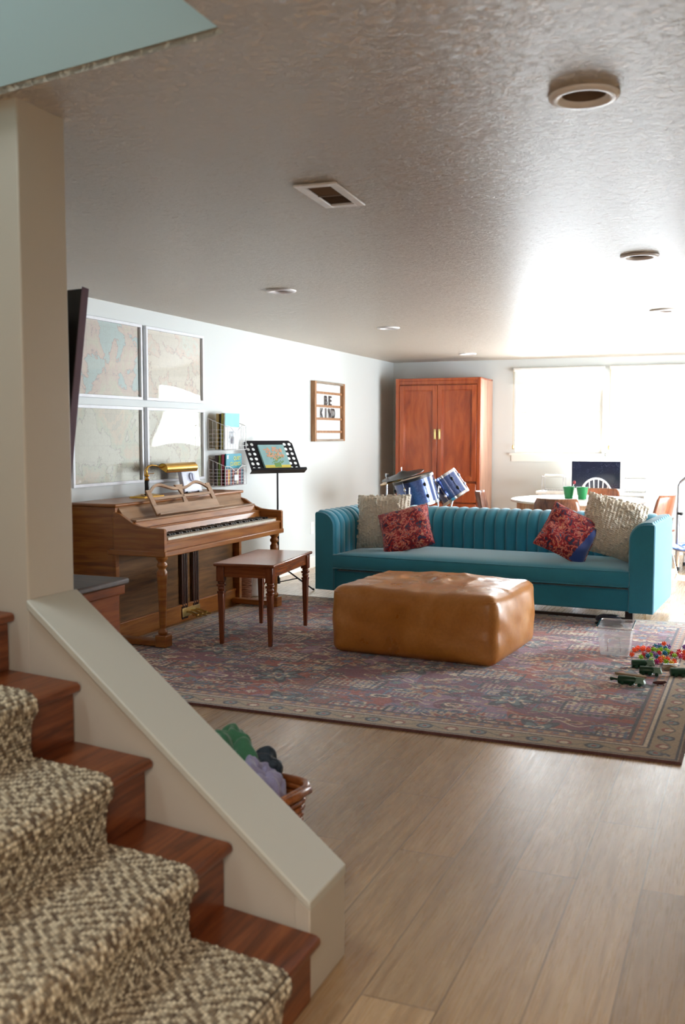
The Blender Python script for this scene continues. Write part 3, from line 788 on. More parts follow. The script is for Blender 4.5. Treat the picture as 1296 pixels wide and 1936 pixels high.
def pillow(name, label, cat, Mx, size, thick, mat, kind, seed, backmat=None, group=None):
    t = thing(name, label, cat, M=Mx, group=group)
    fr, bk = pillow_mesh(name, size, thick, mat, kind, t, seed)
    fc = grid_mesh('front_cover', fr, None, mat, t)
    if backmat:
        fc.data.materials.append(backmat)
        for p_ in fc.data.polygons:
            if p_.center.x > size / 2 * (.42 + .45 * (p_.center.z / size + .5)): p_.material_index = 1
    grid_mesh('back_cover', bk, None, backmat or mat, t)
    # seam around the edge
    n = fr.shape[0]; ring = list(fr[0, ::6]) + list(fr[::6, -1]) + list(fr[-1, ::-6]) + list(fr[::-6, 0])
    a = MB(); a.tube([(p[0], 0, p[2]) for p in ring], .0055, 6, closed=True); ob('seam', a, mat, t, smooth=180)
    if kind == 'knit':
        a = MB(); r_ = random.Random(seed)
        for k in range(150):
            u, v_ = r_.uniform(-1, 1), r_.uniform(-1, 1)
            if r_.random() < .42:
                if r_.random() < .5: u = math.copysign(.98, u)
                else: v_ = math.copysign(.98, v_)
            f = max(0, (1 - u ** 4) * (1 - v_ ** 4)) ** .55
            a.sphere((u * size / 2 * .97, -(thick / 2 * f + .006), v_ * size / 2 * .97), r_.uniform(.009, .014), 7)
        ob('bobbles', a, mat, t, smooth=180)['kind'] = 'stuff'
    return t
def PM(x, y, z, yaw, lean, roll): return T(x, y, z) @ RZ(yaw) @ RX(-lean) @ RY(-roll)
pillow('throw_pillow', 'cream chunky-knit pillow in the sofa corner nearest the music stand', 'pillow', PM(-2.865, 7.93, .635, 4, 14, 2), .46, .15, M['cream_knit'], 'knit', 3, group='pillows on the teal sofa')
pillow('throw_pillow', 'red woven kilim pillow leaning on the cream pillow nearest the music stand', 'pillow', PM(-2.60, 7.74, .595, 2, 40, 19), .42, .14, M['kilim_a'], 'plain', 5, group='pillows on the teal sofa')
pillow('throw_pillow', 'cream chunky-knit pillow against the sofa arm nearest the toys', 'pillow', PM(-.955, 7.76, .668, 12, 20, -15), .46, .15, M['cream_knit'], 'knit', 9, group='pillows on the teal sofa')
pillow('throw_pillow', 'red kilim pillow with bright blue backing showing, beside the toy-side cream pillow', 'pillow', PM(-1.255, 7.60, .622, 22, 30, -30), .40, .13, M['kilim_b'], 'plain', 12, M['kilim_back'], group='pillows on the teal sofa')

# ------------------------------------------------------------------ leather ottoman
ot = thing('ottoman', 'long tan leather ottoman with wrinkled shiny top on the rug', 'ottoman', (-1.845, 6.09, RZ0), -4.0)
def ott(Lx, Ly, H):
    n = 44; mb = MB(); R_ = .055
    def warp(p):
        x, y, z = p
        hx, hy, hz = Lx / 2, Ly / 2, H / 2
        q = [max(-h + R_, min(h - R_, c)) for c, h in ((x, hx), (y, hy), (z, hz))]
        d = Vector((x - q[0], y - q[1], z - q[2]))
        if d.length > 1e-9: d = d.normalized() * R_
        x, y, z = q[0] + d.x, q[1] + d.y, q[2] + d.z
        ux, uy, uz = x / hx, y / hy, z / hz
        b_ = .030
        wz = 1 - min(1, abs(uz)) ** 3
        low = 1 + .35 * (-(uz) if uz < 0 else 0)
        x += math.copysign(1, x) * b_ * wz * (1 - abs(uy) ** 4) * abs(ux) ** 6 * low
        y += math.copysign(1, y) * b_ * wz * (1 - abs(ux) ** 4) * abs(uy) ** 6 * low
        if uz > 0:
            top = uz ** 6
            z += top * (.022 * (1 - ux ** 4) * (1 - uy ** 4))
            z += top * .009 * math.sin(3.1 * ux + 2.2 * uy) * (1 - ux ** 2)
            cr = math.exp(-((ux + .05) ** 2 + (uy - .1) ** 2) * 3.2)
            q_ = Vector((x * 5.5, y * 5.5, 1.3)); z += top * (.25 + cr) * (.020 * (1 - abs(mnoise.noise(q_))) ** 5 + .012 * mnoise.noise(q_ * 2.3) - .008)
        x += .004 * math.sin(9 * uy + 5 * uz) * (1 - abs(uz)); y += .004 * math.sin(8 * ux + 6 * uz) * (1 - abs(uz))
        return (x, y, z + H / 2)
    faces = [((1, 0, 0), (0, 1, 0), (0, 0, 1)), ((1, 0, 0), (0, 0, 1), (0, -1, 0)), ((0, 1, 0), (0, 0, 1), (1, 0, 0)), ((-1, 0, 0), (0, 0, 1), (0, 1, 0)), ((0, -1, 0), (0, 0, 1), (-1, 0, 0)), ((1, 0, 0), (0, -1, 0), (0, 0, -1))]
    S_ = Vector((Lx / 2, Ly / 2, H / 2))
    for a_, b_, c_ in faces:
        a_, b_, c_ = Vector(a_), Vector(b_), Vector(c_)
        mb.grid(lambda u, v_: warp(Vector([q * w for q, w in zip((a_ * (2 * u - 1) + b_ * (2 * v_ - 1) + c_), S_)])), n, n)
    return mb
import bmesh
o = ob('cover', ott(1.065, .86, .415), M['leather'], ot, smooth=180)
bm = bmesh.new(); bm.from_mesh(o.data); bmesh.ops.remove_doubles(bm, verts=bm.verts, dist=1e-4); bmesh.ops.recalc_face_normals(bm, faces=bm.faces); bm.to_mesh(o.data); bm.free()
a = MB(); hx, hy, zz = 1.065 / 2, .86 / 2, .39
def ring_(hx, hy, z, r_, dz=0):
    p = []
    for cx_, cy_, a0 in ((hx - r_, hy - r_, 0), (-hx + r_, hy - r_, 90), (-hx + r_, -hy + r_, 180), (hx - r_, -hy + r_, 270)):
        for k in range(7):
            an = math.radians(a0 + 15 * k); p.append((cx_ + r_ * math.cos(an), cy_ + r_ * math.sin(an), z))
    return p
a.tube(ring_(hx - .003, hy - .003, .383, .05), .0042, 6, closed=True); ob('top_seam', a, M['leather'], ot, smooth=180)

# ------------------------------------------------------------------ piano
PX0, PY0, PL = -4.145, 5.39, 1.72
pn = thing('upright_piano', 'brown walnut spinet piano with open keyboard against the map wall', 'piano', (PX0, PY0, 0))
PD = .345; PH = .905                                # case depth and height; local x = out from the wall, y = along it
a = MB()
a.box(0, PD, 0, .03, .0, PH); a.box(0, PD, PL - .03, PL, .0, PH); a.box(0, .02, .03, PL - .03, .02, PH)      # sides, back
ob('case', a, M['piano'], pn, bevel=.003)
a = MB()
a.box(PD - .018, PD + .006, -.004, .035, .0, PH - .001); ob('front_stile', a, M['piano'], pn, bevel=.003); a = MB(); a.box(PD - .018, PD + .006, PL - .035, PL + .004, .0, PH - .001); ob('front_stile', a, M['piano'], pn, bevel=.003)
a = MB(); a.box(-.005, PD + .022, -.022, PL + .022, PH, PH + .022); ob('lid', a, M['piano'], pn, bevel=.009, seg=3)
a = MB(); a.box(PD - .07, PD - .05, .035, PL - .035, .13, .62); ob('lower_panel', a, wood('piano_lower_panel_walnut', (88, 60, 30), (126, 86, 44), (152, 108, 60), (0, 1), 1, .4, .1), pn)
a = MB(); a.box(PD - .07, PD - .03, .035, PL - .035, .0, .13); a.box(PD - .03, PD - .024, .035, PL - .035, .115, .13); ob('toe_rail', a, M['piano'], pn, bevel=.003)
# fluted dark pilasters behind the pedals
for yy_ in (.895, 1.055):
    a = MB(); a.box(PD - .0495, PD - .036, yy_ - .045, yy_ + .045, .131, .6)
    for q in (-.03, 0, .03): a.lathe([(.013, .02), (.013, .598)], 12, T(PD - .034, yy_ + q, 0))
    ob('pilaster', a, M['piano_dark'], pn, smooth=40)
# upper slanted front behind the music desk
a = MB(); a.prism([(PD - .02, PH), (PD + .002, PH), (PD + .085, .80), (PD + .065, .80)], 1, .03, PL - .03); ob('upper_panel', a, M['piano_light'], pn)
# cheeks (arms)
for k, (y0, y1) in enumerate(((-.028, .004), (PL - .05, PL - .018))):
    pol = [(PD + .006, .622), (.735, .622), (.735, .768), (.728, .778), (.62, .782), (.55, .79), (.50, .806), (.455, .832), (.41, .86), (.37, .872), (PD + .006, .874)]
    a = MB(); a.prism(pol, 1, y0, y1); ob('cheek', a, M['piano'], pn, bevel=.003)
a = MB(); a.box(PD - .04, .742, -.032, PL - .014, .598, .634); ob('key_bed', a, M['piano'], pn, bevel=.006)
a = MB(); a.box(.70, .722, .004, PL - .05, .634, .70); a.box(.722, .73, .004, PL - .05, .682, .696); ob('key_slip', a, M['piano'], pn, bevel=.002)
ky0, ky1 = .055, PL - .10
a = MB(); a.box(.56, .70, .004, PL - .05, .634, .69); a.box(.56, .70, .004, ky0 - .002, .69, .722); a.box(.56, .70, ky1 + .002, PL - .05, .69, .722); ob('key_blocks', a, M['piano'], pn, bevel=.002)
n = 52; kw_ = (ky1 - ky0) / n; a = MB(); b2 = MB()
for k in range(n):
    y = ky0 + k * kw_; a.box(.565, .712, y + .0006, y + kw_ - .0006, .6905, .716)
    if k < n - 1 and (k % 7) in (0, 1, 3, 4, 5): b2.prism([(.565, .7165), (.655, .7165), (.648, .728), (.565, .73)], 1, y + kw_ * .68, y + kw_ * 1.32)
o1 = ob('white_keys', a, M['ivory'], pn); o2 = ob('black_keys', b2, M['black'], pn)
a = MB()
a.prism([(.555, .70), (.568, .70), (.548, .765), (.535, .765)], 1, .006, PL - .052); a.box(.50, .548, .006, PL - .052, .765, .775)
ob('fallboard', a, M['piano'], pn, bevel=.002)
a = MB(); a.prism([(.50, .77), (.515, .77), (.495, .815), (.48, .815)], 1, .006, PL - .052); ob('fallboard_back', a, M['piano'], pn, bevel=.002)
a = MB(); a.box(PD + .04, .505, .006, PL - .052, .812, .826); ob('shelf', a, M['piano_light'], pn, bevel=.004)
# front legs standing on the trestle feet
def piano_leg(y):
    a = MB(); Mx = T(.69, y, 0)
    prof = [(.024, .095), (.030, .10), (.030, .12), (.020, .13), (.020, .14), (.022, .17), (.030, .42), (.033, .47), (.034, .50), (.024, .515), (.024, .525), (.034, .535), (.034, .55), (.026, .56), (.026, .57), (.038, .582), (.038, .598)]
    a.lathe(prof, 20, Mx); ob('leg', a, M['piano'], pn, smooth=50)
    a = MB(); a.box(PD - .02, .72, y - .035, y + .035, .022, .062); a.box(.655, .735, y - .042, y + .042, .018, .095); ob('foot', a, M['piano'], pn, bevel=.006)
    a = MB(); a.cyl((.69, y - .014, RZ0 + .011), (.69, y + .014, RZ0 + .011), .011); ob('caster', a, M['black'], pn, smooth=40)
piano_leg(.012); piano_leg(PL - .085)
# pedals
a = MB(); a.box(PD - .0235, PD - .018, .85, 1.10, .035, .10); ob('pedal_plate', a, M['oldbrass'], pn, bevel=.002)
for yy_ in (.91, .975, 1.04):
    a = MB(); pts_ = [(PD - .02, yy_, .07), (PD + .02, yy_, .066), (PD + .05, yy_, .052), (PD + .075, yy_, .046)]
    a.tube(pts_, [.007, .008, .011, .014], 10); a.sphere((PD + .088, yy_, .045), .02, 12, sc=(1.3, .9, .4)); ob('pedal', a, M['oldbrass'], pn, smooth=60)
# music desk, leaning back
md = MB(); DL0, DL1 = .285, 1.145; DM = T(.475, 0, .828) @ RY(-28)
md.M = DM
md.box(0, .014, DL0, DL1, 0, .075)
def wav(pts, th, y_): return pts
ob_md = None
top = []
st = MB(); st.M = DM
st.box(.001, .013, DL0, DL0 + .05, .074, .19); st.box(.001, .013, DL1 - .055, DL1, .074, .205)
mid = (DL0 + DL1) / 2
st.prism([(mid - .03, .074), (mid + .03, .074), (mid + .022, .10), (mid + .014, .14), (mid + .03, .185), (mid + .055, .212), (mid - .055, .212), (mid - .03, .185), (mid - .014, .14), (mid - .022, .10)], 0, .001, .013)
st.box(.001, .013, DL0 + .05, DL1 - .05, .115, .135)
ob('desk_frame', st, M['piano_light'], md_o := ob('music_desk', md, M['piano_light'], pn, bevel=.003), bevel=.002)
a = MB(); a.M = DM
def wave_rail(y0, y1, sgn):
    up_, lo_ = [], []
    for k in range(25):
        t_ = k / 24; y = y0 + (y1 - y0) * t_; q = t_ if sgn > 0 else 1 - t_
        z = .178 + .034 * math.sin(q * PI * 1.0 - .15) + .018 * math.sin(q * 2 * PI)
        up_.append((y, z + .012)); lo_.append((y, z - .008))
    for k in range(24): a.prism([lo_[k], lo_[k + 1], up_[k + 1], up_[k]], 0, .0, .014)
wave_rail(DL0 + .045, mid, 1); wave_rail(mid, DL1 - .05, -1)
ob('top_rail', a, M['piano_light'], md_o)
a = MB(); a.M = DM; a.box(.014, .04, DL0, DL1, -.006, .006); ob('ledge', a, M['piano_light'], md_o, bevel=.002)

# banker lamp on the piano
PT = PH + .022
lp = thing('piano_lamp', 'brass piano lamp with black column and half-round shade on the piano lid', 'lamp', (-3.985, 6.05, PT))
a = MB(); a.frustum(.13, .26, .0, .12, .25, .012); a.frustum(.10, .20, .012, .05, .08, .026); ob('base', a, M['brass'], lp, bevel=.002)
a = MB(); a.lathe([(.013, .026), (.016, .03), (.017, .036), (.017, .115), (.015, .12)], 18); ob('column', a, M['black'], lp, smooth=40)
a = MB(); a.lathe([(.017, .12), (.02, .126), (.012, .132), (.008, .145), (.02, .152), (.02, .158), (.008, .165), (.006, .185)], 18)
a.tube([(0, 0, .16), (0, -.004, .19), (0, .015, .215), (0, .06, .228), (0, .12, .222), (.002, .19, .205), (.004, .25, .195)], .0055, 8)
a.tube([(-.006, -.02, .16), (-.006, -.014, .20), (-.006, .02, .222), (-.006, .06, .226)], .003, 6); a.cyl((-.03, .03, .166), (.04, .03, .17), .003, seg=6); ob('arm', a, M['brass'], lp, smooth=60)
a = MB(); prof = []; y0, y1 = .19, .62; r_ = .042; nn = 18; SM = T(.012, 0, .195) @ RY(30)
vs = []; fs = []
for y in (y0, y1):
    for rr_k in (r_, r_ - .003):
        for k in range(nn + 1):
            an = PI * (k / nn) * 1.12 - .19; vs.append((rr_k * math.cos(an), y, rr_k * math.sin(an)))
q = nn + 1
for k in range(nn): fs += [(k, k + 1, 2 * q + k + 1, 2 * q + k), (q + k + 1, q + k, 3 * q + k, 3 * q + k + 1), (k + 1, k, q + k, q + k + 1), (2 * q + k, 2 * q + k + 1, 3 * q + k + 1, 3 * q + k)]
fs += [(0, 2 * q, 3 * q, q), (nn, q + nn, 3 * q + nn, 2 * q + nn), tuple(range(q - 1, -1, -1)), tuple(2 * q + k for k in range(q))]
a.add(vs, fs, SM); fixnormals(ob('shade', a, M['brass'], lp, smooth=50))

# white timer dial behind the desk
tm = thing('desk_timer', 'white square timer with a round dial standing on the piano lid behind the lamp shade', 'timer', M=T(-3.99, 6.68, PT) @ RY(-12))
a = MB(); a.box(-.018, .018, -.13, .13, .004, .225); ob('case', a, flat('timer_white', (206, 210, 228), .4), tm, bevel=.008)
a = MB(); a.cyl((.018, 0, .118), (.03, 0, .118), .034, seg=28); a.box(.03, .036, -.004, .004, .09, .146); ob('dial', a, flat('timer_dial', (176, 180, 204), .4), tm, bevel=.002)
for k in range(12):
    a = MB(); an = PI * 2 * k / 12; a.box(.0182, .019, .08 * math.cos(an) - .004, .08 * math.cos(an) + .004, .118 + .08 * math.sin(an) - .004, .118 + .08 * math.sin(an) + .004); ob('hour_mark', a, M['steel'], tm)
for y_ in (-.11, .06): a = MB(); a.box(-.03, .03, y_, y_ + .05, .0, .008); ob('foot', a, M['black'], tm)

# ------------------------------------------------------------------ piano bench
bn = thing('piano_bench', 'dark cherry piano bench with turned tapering legs on the rug', 'bench', (-2.80, 5.66, RZ0), 6.5)
BW, BL, BH = .40, .80, .535                         # local x to the left is negative
a = MB(); a.box(-BW, 0.02, -.02, BL, BH - .022, BH); ob('seat', a, M['bench'], bn, bevel=.009, seg=3)
a = MB(); a.box(-BW + .03, -.01, .01, BL - .03, BH - .092, BH - .0225); ob('apron', a, M['bench'], bn, bevel=.002)
for x, y in ((-.022, .022), (-BW + .042, .022), (-.022, BL - .042), (-BW + .042, BL - .042)):
    a = MB(); Mx = T(x, y, 0)
    a.frustum(.024, .024, 0, .040, .040, .335, Mx); a.frustum(.046, .046, .335, .046, .046, .35, Mx)
    a.lathe([(.020, .35), (.021, .356), (.026, .366), (.021, .376), (.020, .38)], 16, Mx); a.frustum(.048, .048, .38, .05, .05, .396, Mx); a.lathe([(.019, .396), (.025, .405), (.019, .414)], 16, Mx)
    a.frustum(.052, .052, .414, .052, .052, BH - .0228, Mx); ob('leg', a, M['bench_leg'], bn, bevel=.003)

# ------------------------------------------------------------------ music stand with picture book
SC = Vector((-3.83, 7.86, 0))
ms = thing('music_stand', 'black perforated music stand on tripod legs beyond the piano', 'music stand', tuple(SC))
a = MB(); a.cyl((0, 0, .09), (0, 0, .60), .0115, seg=14); a.lathe([(.0115, .56), (.017, .565), (.017, .60), (.0115, .605)], 14); a.cyl((0, 0, .60), (0, 0, 1.07), .0085, seg=12)
a.cyl((0, 0, .585), (.03, -.02, .585), .005, seg=8); a.lathe([(.016, .30), (.019, .305), (.019, .335), (.016, .34)], 14); ob('pole', a, M['blackmetal'], ms, smooth=40)
a = MB(); a.lathe([(.02, .06), (.02, .11), (.014, .115)], 14); ob('hub', a, M['blackmetal'], ms, smooth=40); a = MB(); a.lathe([(.018, .21), (.018, .235)], 14); ob('collar', a, M['blackmetal'], ms, smooth=40)
for ax_ in (18, 140, 285):
    dx_, dy_ = math.cos(math.radians(ax_)), math.sin(math.radians(ax_))
    a = MB(); a.tube([(dx_ * .018, dy_ * .018, .222), (dx_ * .16, dy_ * .16, .12), (dx_ * .31, dy_ * .31, .012)], .007, 8); a.cyl((dx_ * .018, dy_ * .018, .075), (dx_ * .17, dy_ * .17, .108), .005, seg=8); a.sphere((dx_ * .315, dy_ * .315, .011), .0105, 10)
    ob('leg', a, M['blackmetal'], ms, smooth=50)
# desk: local x along its width, y = normal to the front, z = up the desk
nrm = math.degrees(math.atan2(-.56, .827)); DM = T(0, 0, 1.04) @ RZ(nrm + 90) @ RX(-34)
a = MB(); a.M = DM
Wd, Hd = .25, .335
outer = [(-Wd, 0), (Wd, 0), (Wd, Hd - .03), (Wd - .03, Hd), (-Wd + .03, Hd), (-Wd, Hd - .03)]
hl = []
for sx in (-1, 1):
    for cxx in (.165, .215):
        for k in range(6): hl.append([(sx * cxx + .0155 * math.cos(t_), .045 + k * .05 + .0155 * math.sin(t_)) for t_ in [2 * PI * j / 14 for j in range(14)]])
loops = [[Vector((x, y, 0)) for x, y in lp_] for lp_ in [outer] + hl]
tr_ = geometry.tessellate_polygon(loops); pts_ = [p for lp_ in loops for p in lp_]
a.add([(p.x, 0, p.y) for p in pts_], [tuple(t_) for t_ in tr_])
dk = ob('desk', a, M['blackmetal'], ms); so = dk.modifiers.new('solid', 'SOLIDIFY'); so.thickness = .003; so.offset = 0
a = MB(); a.M = DM; a.box(-Wd - .025, Wd + .025, -.055, .002, -.006, -.001); a.box(-Wd - .025, Wd + .025, -.058, -.054, -.006, .016); a.box(-.03, .03, .003, .03, .02, .12); ob('ledge', a, M['blackmetal'], ms, bevel=.001)
bkM = SC_M = T(*SC) @ DM
bk = thing('picture_book', 'thin book with a flower bouquet cover resting on the music stand', 'book', M=T(*SC) @ DM @ T(.012, -.0165, .001) @ RX(-2))
a = MB(); a.box(-.125, .125, -.009, .009, .0, .275); ob('pages', a, M['paper'], bk)
a = MB(); a.box(-.128, .128, -.0115, -.0095, .0, .279); a.box(-.128, .128, .0095, .0115, .0, .279); a.box(-.1305, -.128, -.0115, .0115, .0, .279)
cv_ = ob('cover', a, flat('pale_blue_cover', (150, 190, 192), .45), bk)
a = MB(); a.box(-.128, .128, -.0125, -.0117, 0, .062); ob('yellow_band', a, flat('yellow_print', (224, 206, 96), .5), cv_)
a = MB(); g_ = MB(); pr = random.Random(3)
def petals(mb, cx_, cz_, r_, n_):
    for k in range(n_):
        an = 2 * PI * k / n_ + pr.random(); mb.add([(cx_, -.0128 - pr.random() * .0004, cz_)] + [(cx_ + r_ * math.cos(an + d_) * e_, -.0128 - pr.random() * .0004, cz_ + r_ * math.sin(an + d_) * e_) for d_, e_ in ((-.4, .7), (0, 1), (.4, .7))], [(0, 1, 2, 3)])
for cx_, cz_, r_ in ((-.06, .22, .034), (.02, .225, .036), (.065, .215, .03), (-.03, .175, .036), (.03, .165, .032), (.075, .16, .026), (.0, .13, .026), (-.06, .16, .022)): petals(a, cx_, cz_, r_, 7)
ob('blossoms', a, flat('peach_print', (224, 168, 136), .6), cv_)
for k in range(26):
    x_, z_ = pr.uniform(-.05, .07), pr.uniform(.08, .19); petals(g_, x_, z_, .018, 2)
g_.box(-.03, .035, -.0129, -.0126, .04, .085); ob('leaves', g_, flat('leaf_green_print', (120, 160, 96), .6), cv_)

# ------------------------------------------------------------------ framed maps on the left wall
framemat = flat('pale_frame_paint', (226, 228, 234), .4); picglass = glassy('picture_glass', rough=.015, f0=1.6)
FR = [('upper framed map nearest the television, pale blue sea and tan coast', 5.42, 6.255, 1.626, 2.175, (1.3, 4.2, .4), (188, 212, 208), (226, 196, 182), (224, 218, 190)),
      ('upper framed map on the side of the wire baskets, peach and cream land', 6.305, 7.145, 1.626, 2.172, (7.7, 1.2, 3.3), (230, 216, 194), (232, 200, 176), (222, 226, 208)),
      ('lower framed map nearest the television, mostly cream and faded green', 5.42, 6.255, 1.02, 1.575, (2.2, 9.4, 6.1), (226, 224, 204), (212, 218, 192), (232, 212, 184)),
      ('lower framed map behind the piano lamp, cream land with glare', 6.305, 7.145, 1.01, 1.575, (5.2, 3.1, 9.9), (230, 226, 208), (228, 220, 196), (214, 224, 204))]
for k, (lb_, y0, y1, z0, z1, off, c1, c2, c3) in enumerate(FR):
    t = thing('framed_map', lb_, 'framed map', (XL, (y0 + y1) / 2, (z0 + z1) / 2), group='framed maps above the piano')
    hy, hz = (y1 - y0) / 2, (z1 - z0) / 2; b_ = .022
    a = MB(); 
    a.box(.002, .03, -hy, hy, -hz, -hz + b_); a.box(.002, .03, -hy, hy, hz - b_, hz); a.box(.002, .03, -hy, -hy + b_, -hz + b_, hz - b_); a.box(.002, .03, hy - b_, hy, -hz + b_, hz - b_)
    ob('frame', a, framemat, t, bevel=.002)
    a = MB(); a.box(.004, .008, -hy + b_, hy - b_, -hz + b_, hz - b_); ob('map_print', a, mapmat('map_print_%d' % k, off, c1, c2, c3), t)
    a = MB(); a.grid(lambda u, v_: (.016 + .0025 * math.sin(3 * u + k) * math.sin(4 * v_), (-hy + b_) + u * 2 * (hy - b_), (-hz + b_) + v_ * 2 * (hz - b_)), 16, 12); ob('glass', a, picglass, t, smooth=180)

# ------------------------------------------------------------------ wire wall baskets and books
def wire_basket(label, z0, h):
    t = thing('wire_basket', label, 'wire basket', (XL + .003, 7.25, z0), group='wall-hung wire baskets')
    D, W_ = .155, .37; a = MB(); f = MB()
    def line(p, q, r=.0018): a.cyl(p, q, r, seg=6)
    hb = h + .06
    for k in range(9):
        y = W_ * k / 8; fz = h * (1 - .28 * math.exp(-((y - W_ / 2) / .07) ** 2)); line((D, y, 0), (D, y, fz)); line((0, y, 0), (D, y, 0))
    for j in range(6):
        z = h * j / 6; line((D, 0, z), (D, W_, z)); 
        for yy_ in (0, W_): line((0, yy_, z), (D, yy_, z))
    for yy_ in (0, W_):
        for k in range(4): line((D * k / 4 + .001, yy_, 0), (D * k / 4 + .001, yy_, hb - (hb - h) * k / 4))
        line((0, yy_, hb), (D, yy_, h), .003); line((0, yy_, 0), (0, yy_, hb), .003); line((D, yy_, 0), (D, yy_, h), .003)
    rim = [(D, W_ * k / 28, h * (1 - .28 * math.exp(-((W_ * k / 28 - W_ / 2) / .07) ** 2))) for k in range(29)]
    f.tube(rim, .0032, 6); f.cyl((0, 0, hb), (0, W_, hb), .003, seg=6); f.cyl((D, 0, 0), (D, W_, 0), .003, seg=6); f.cyl((0, 0, 0.0), (0, W_, 0), .003, seg=6)
    ob('wire_mesh', a, M['whitemetal'], t); ob('rim', f, M['whitemetal'], t, smooth=180)
    a = MB(); a.box(D + .002, D + .005, W_ / 2 - .035, W_ / 2 + .035, h * .25, h * .55); ob('label_plate', a, M['whitemetal'], t)
    return t
wire_basket('white wire wall basket with pale teal books, the upper of the two', 1.245, .20)
wire_basket('white wire wall basket crowded with dark red and teal books, the lower of the two', .945, .165)
def book(label, x, y, z, th, w_, h, rgb, lean=3, grp=None, text=None, band=None):
    """stands spine to the left side; its cover looks into the room (+x)"""
    t = thing('book', label, 'book', M=T(x, y, z) @ RY(lean), group=grp)
    a = MB(); a.box(-th / 2 + .0015, th / 2 - .0015, .002, w_ - .003, .002, h - .002); ob('pages', a, M['paper'], t)
    a = MB(); a.box(th / 2 - .0014, th / 2, 0, w_, 0, h); a.box(-th / 2, -th / 2 + .0014, 0, w_, 0, h); a.box(-th / 2 + .0014, th / 2 - .0014, 0, .0018, 0, h)
    c = ob('cover', a, flat('book_cover_%d_%d_%d' % rgb, rgb, .4), t)
    for (r0, r1, y0_, y1_, col_) in (band or []):
        a = MB(); a.box(th / 2 + .0001, th / 2 + .0008, y0_ * w_, y1_ * w_, r0 * h, r1 * h); ob('cover_print', a, flat('print_%d_%d_%d' % col_, col_, .5), c)
    for (txt, size, yy_, zz_) in (text or []):
        cu_ = bpy.data.curves.new('txt', 'FONT'); cu_.body = txt; cu_.size = size; cu_.extrude = .0004; cu_.align_x = 'RIGHT'
        to = bpy.data.objects.new('txt', cu_); me = bpy.data.meshes.new_from_object(to); bpy.data.objects.remove(to)
        o = bpy.data.objects.new('cover_lettering', me); C.objects.link(o); me.materials.append(flat('yellow_lettering', (232, 220, 70), .5)); o.parent = c
        o.matrix_local = T(th / 2 + .0012, yy_ * w_, zz_ * h) @ RZ(90) @ RX(90)
    return t
g1 = 'books in the upper wire basket'; g2 = 'books in the lower wire basket'
Z1, Z2 = 1.250, .950
book('book with a pale teal top over a white cover, front of the upper wire basket', -4.045, 7.285, Z1, .012, .25, .30, (226, 230, 232), 2, g1, band=[(.62, 1, 0, 1, (120, 196, 196)), (.3, .5, .3, .62, (170, 176, 184)), (.16, .3, .42, .6, (206, 206, 222))])
book('olive and yellow spined book in the upper wire basket', -4.062, 7.275, Z1, .014, .24, .30, (150, 140, 60), 2, g1)
book('black-spined book in the upper wire basket', -4.080, 7.28, Z1, .010, .25, .295, (30, 34, 32), 2, g1)
book('tan book farthest back in the upper wire basket', -4.100, 7.262, Z1, .020, .25, .295, (168, 140, 80), 2, g1)
book('teal music book with yellow title in the lower wire basket', -4.050, 7.31, Z2, .014, .27, .262, (20, 140, 160), 2, g2, text=[('QUIET', .044, .93, .80), ('CLASSICS', .044, .93, .62)], band=[(.84, .96, .05, .14, (210, 236, 240)), (.5, .52, .4, .93, (190, 226, 230)), (.45, .47, .5, .93, (190, 226, 230))])
book('dark red book beside the teal one in the lower wire basket', -4.070, 7.285, Z2, .016, .30, .258, (130, 24, 50), 2, g2)
book('green-edged book behind the dark red one in the lower wire basket', -4.090, 7.275, Z2, .014, .28, .25, (120, 150, 70), 2, g2)
book('near-black maroon book against the wall in the lower wire basket', -4.112, 7.262, Z2, .022, .30, .25, (52, 22, 26), 2, g2)
book('short striped booklet at the front of the lower wire basket', -4.030, 7.275, Z2, .008, .32, .14, (90, 60, 70), 2, g2,
     band=[(.05, .95, a_, a_ + .07, c_) for a_, c_ in ((.02, (150, 40, 50)), (.14, (230, 170, 60)), (.26, (40, 90, 120)), (.38, (200, 80, 50)), (.5, (60, 40, 60)), (.62, (220, 190, 150)), (.74, (140, 30, 60)), (.86, (40, 110, 130)))])

# ------------------------------------------------------------------ letter board
lbd = thing('letter_board', 'wood framed letter board reading BE KIND on the left wall', 'letter board', (XL, 9.335, 1.30))
H_, W_ = .62, .815; a = MB(); a.box(.002, .05, 0, .045, 0, H_); ob('side_frame', a, M['oakframe'], lbd, bevel=.002); a = MB(); a.box(.002, .05, W_ - .045, W_, 0, H_); ob('side_frame', a, M['oakframe'], lbd, bevel=.002)
a = MB(); eo_ = wood('grey_oak_edge', (120, 104, 88), (150, 134, 116), (176, 160, 142), 1, 2, .6); a.box(.002, .05, .045, W_ - .045, 0, .022); ob('end_frame', a, eo_, lbd, bevel=.002); a = MB(); a.box(.002, .05, .045, W_ - .045, H_ - .022, H_); ob('end_frame', a, eo_, lbd, bevel=.002)
a = MB(); a.box(.003, .01, .045, W_ - .045, .022, H_ - .022); ob('backing', a, M['white'], lbd)
RZS = (.10, .235, .368, .505)
for z in RZS:
    a = MB(); a.box(.0102, .034, .046, W_ - .046, z - .012, z + .012); ob('rail', a, M['oakframe'], lbd, bevel=.001)
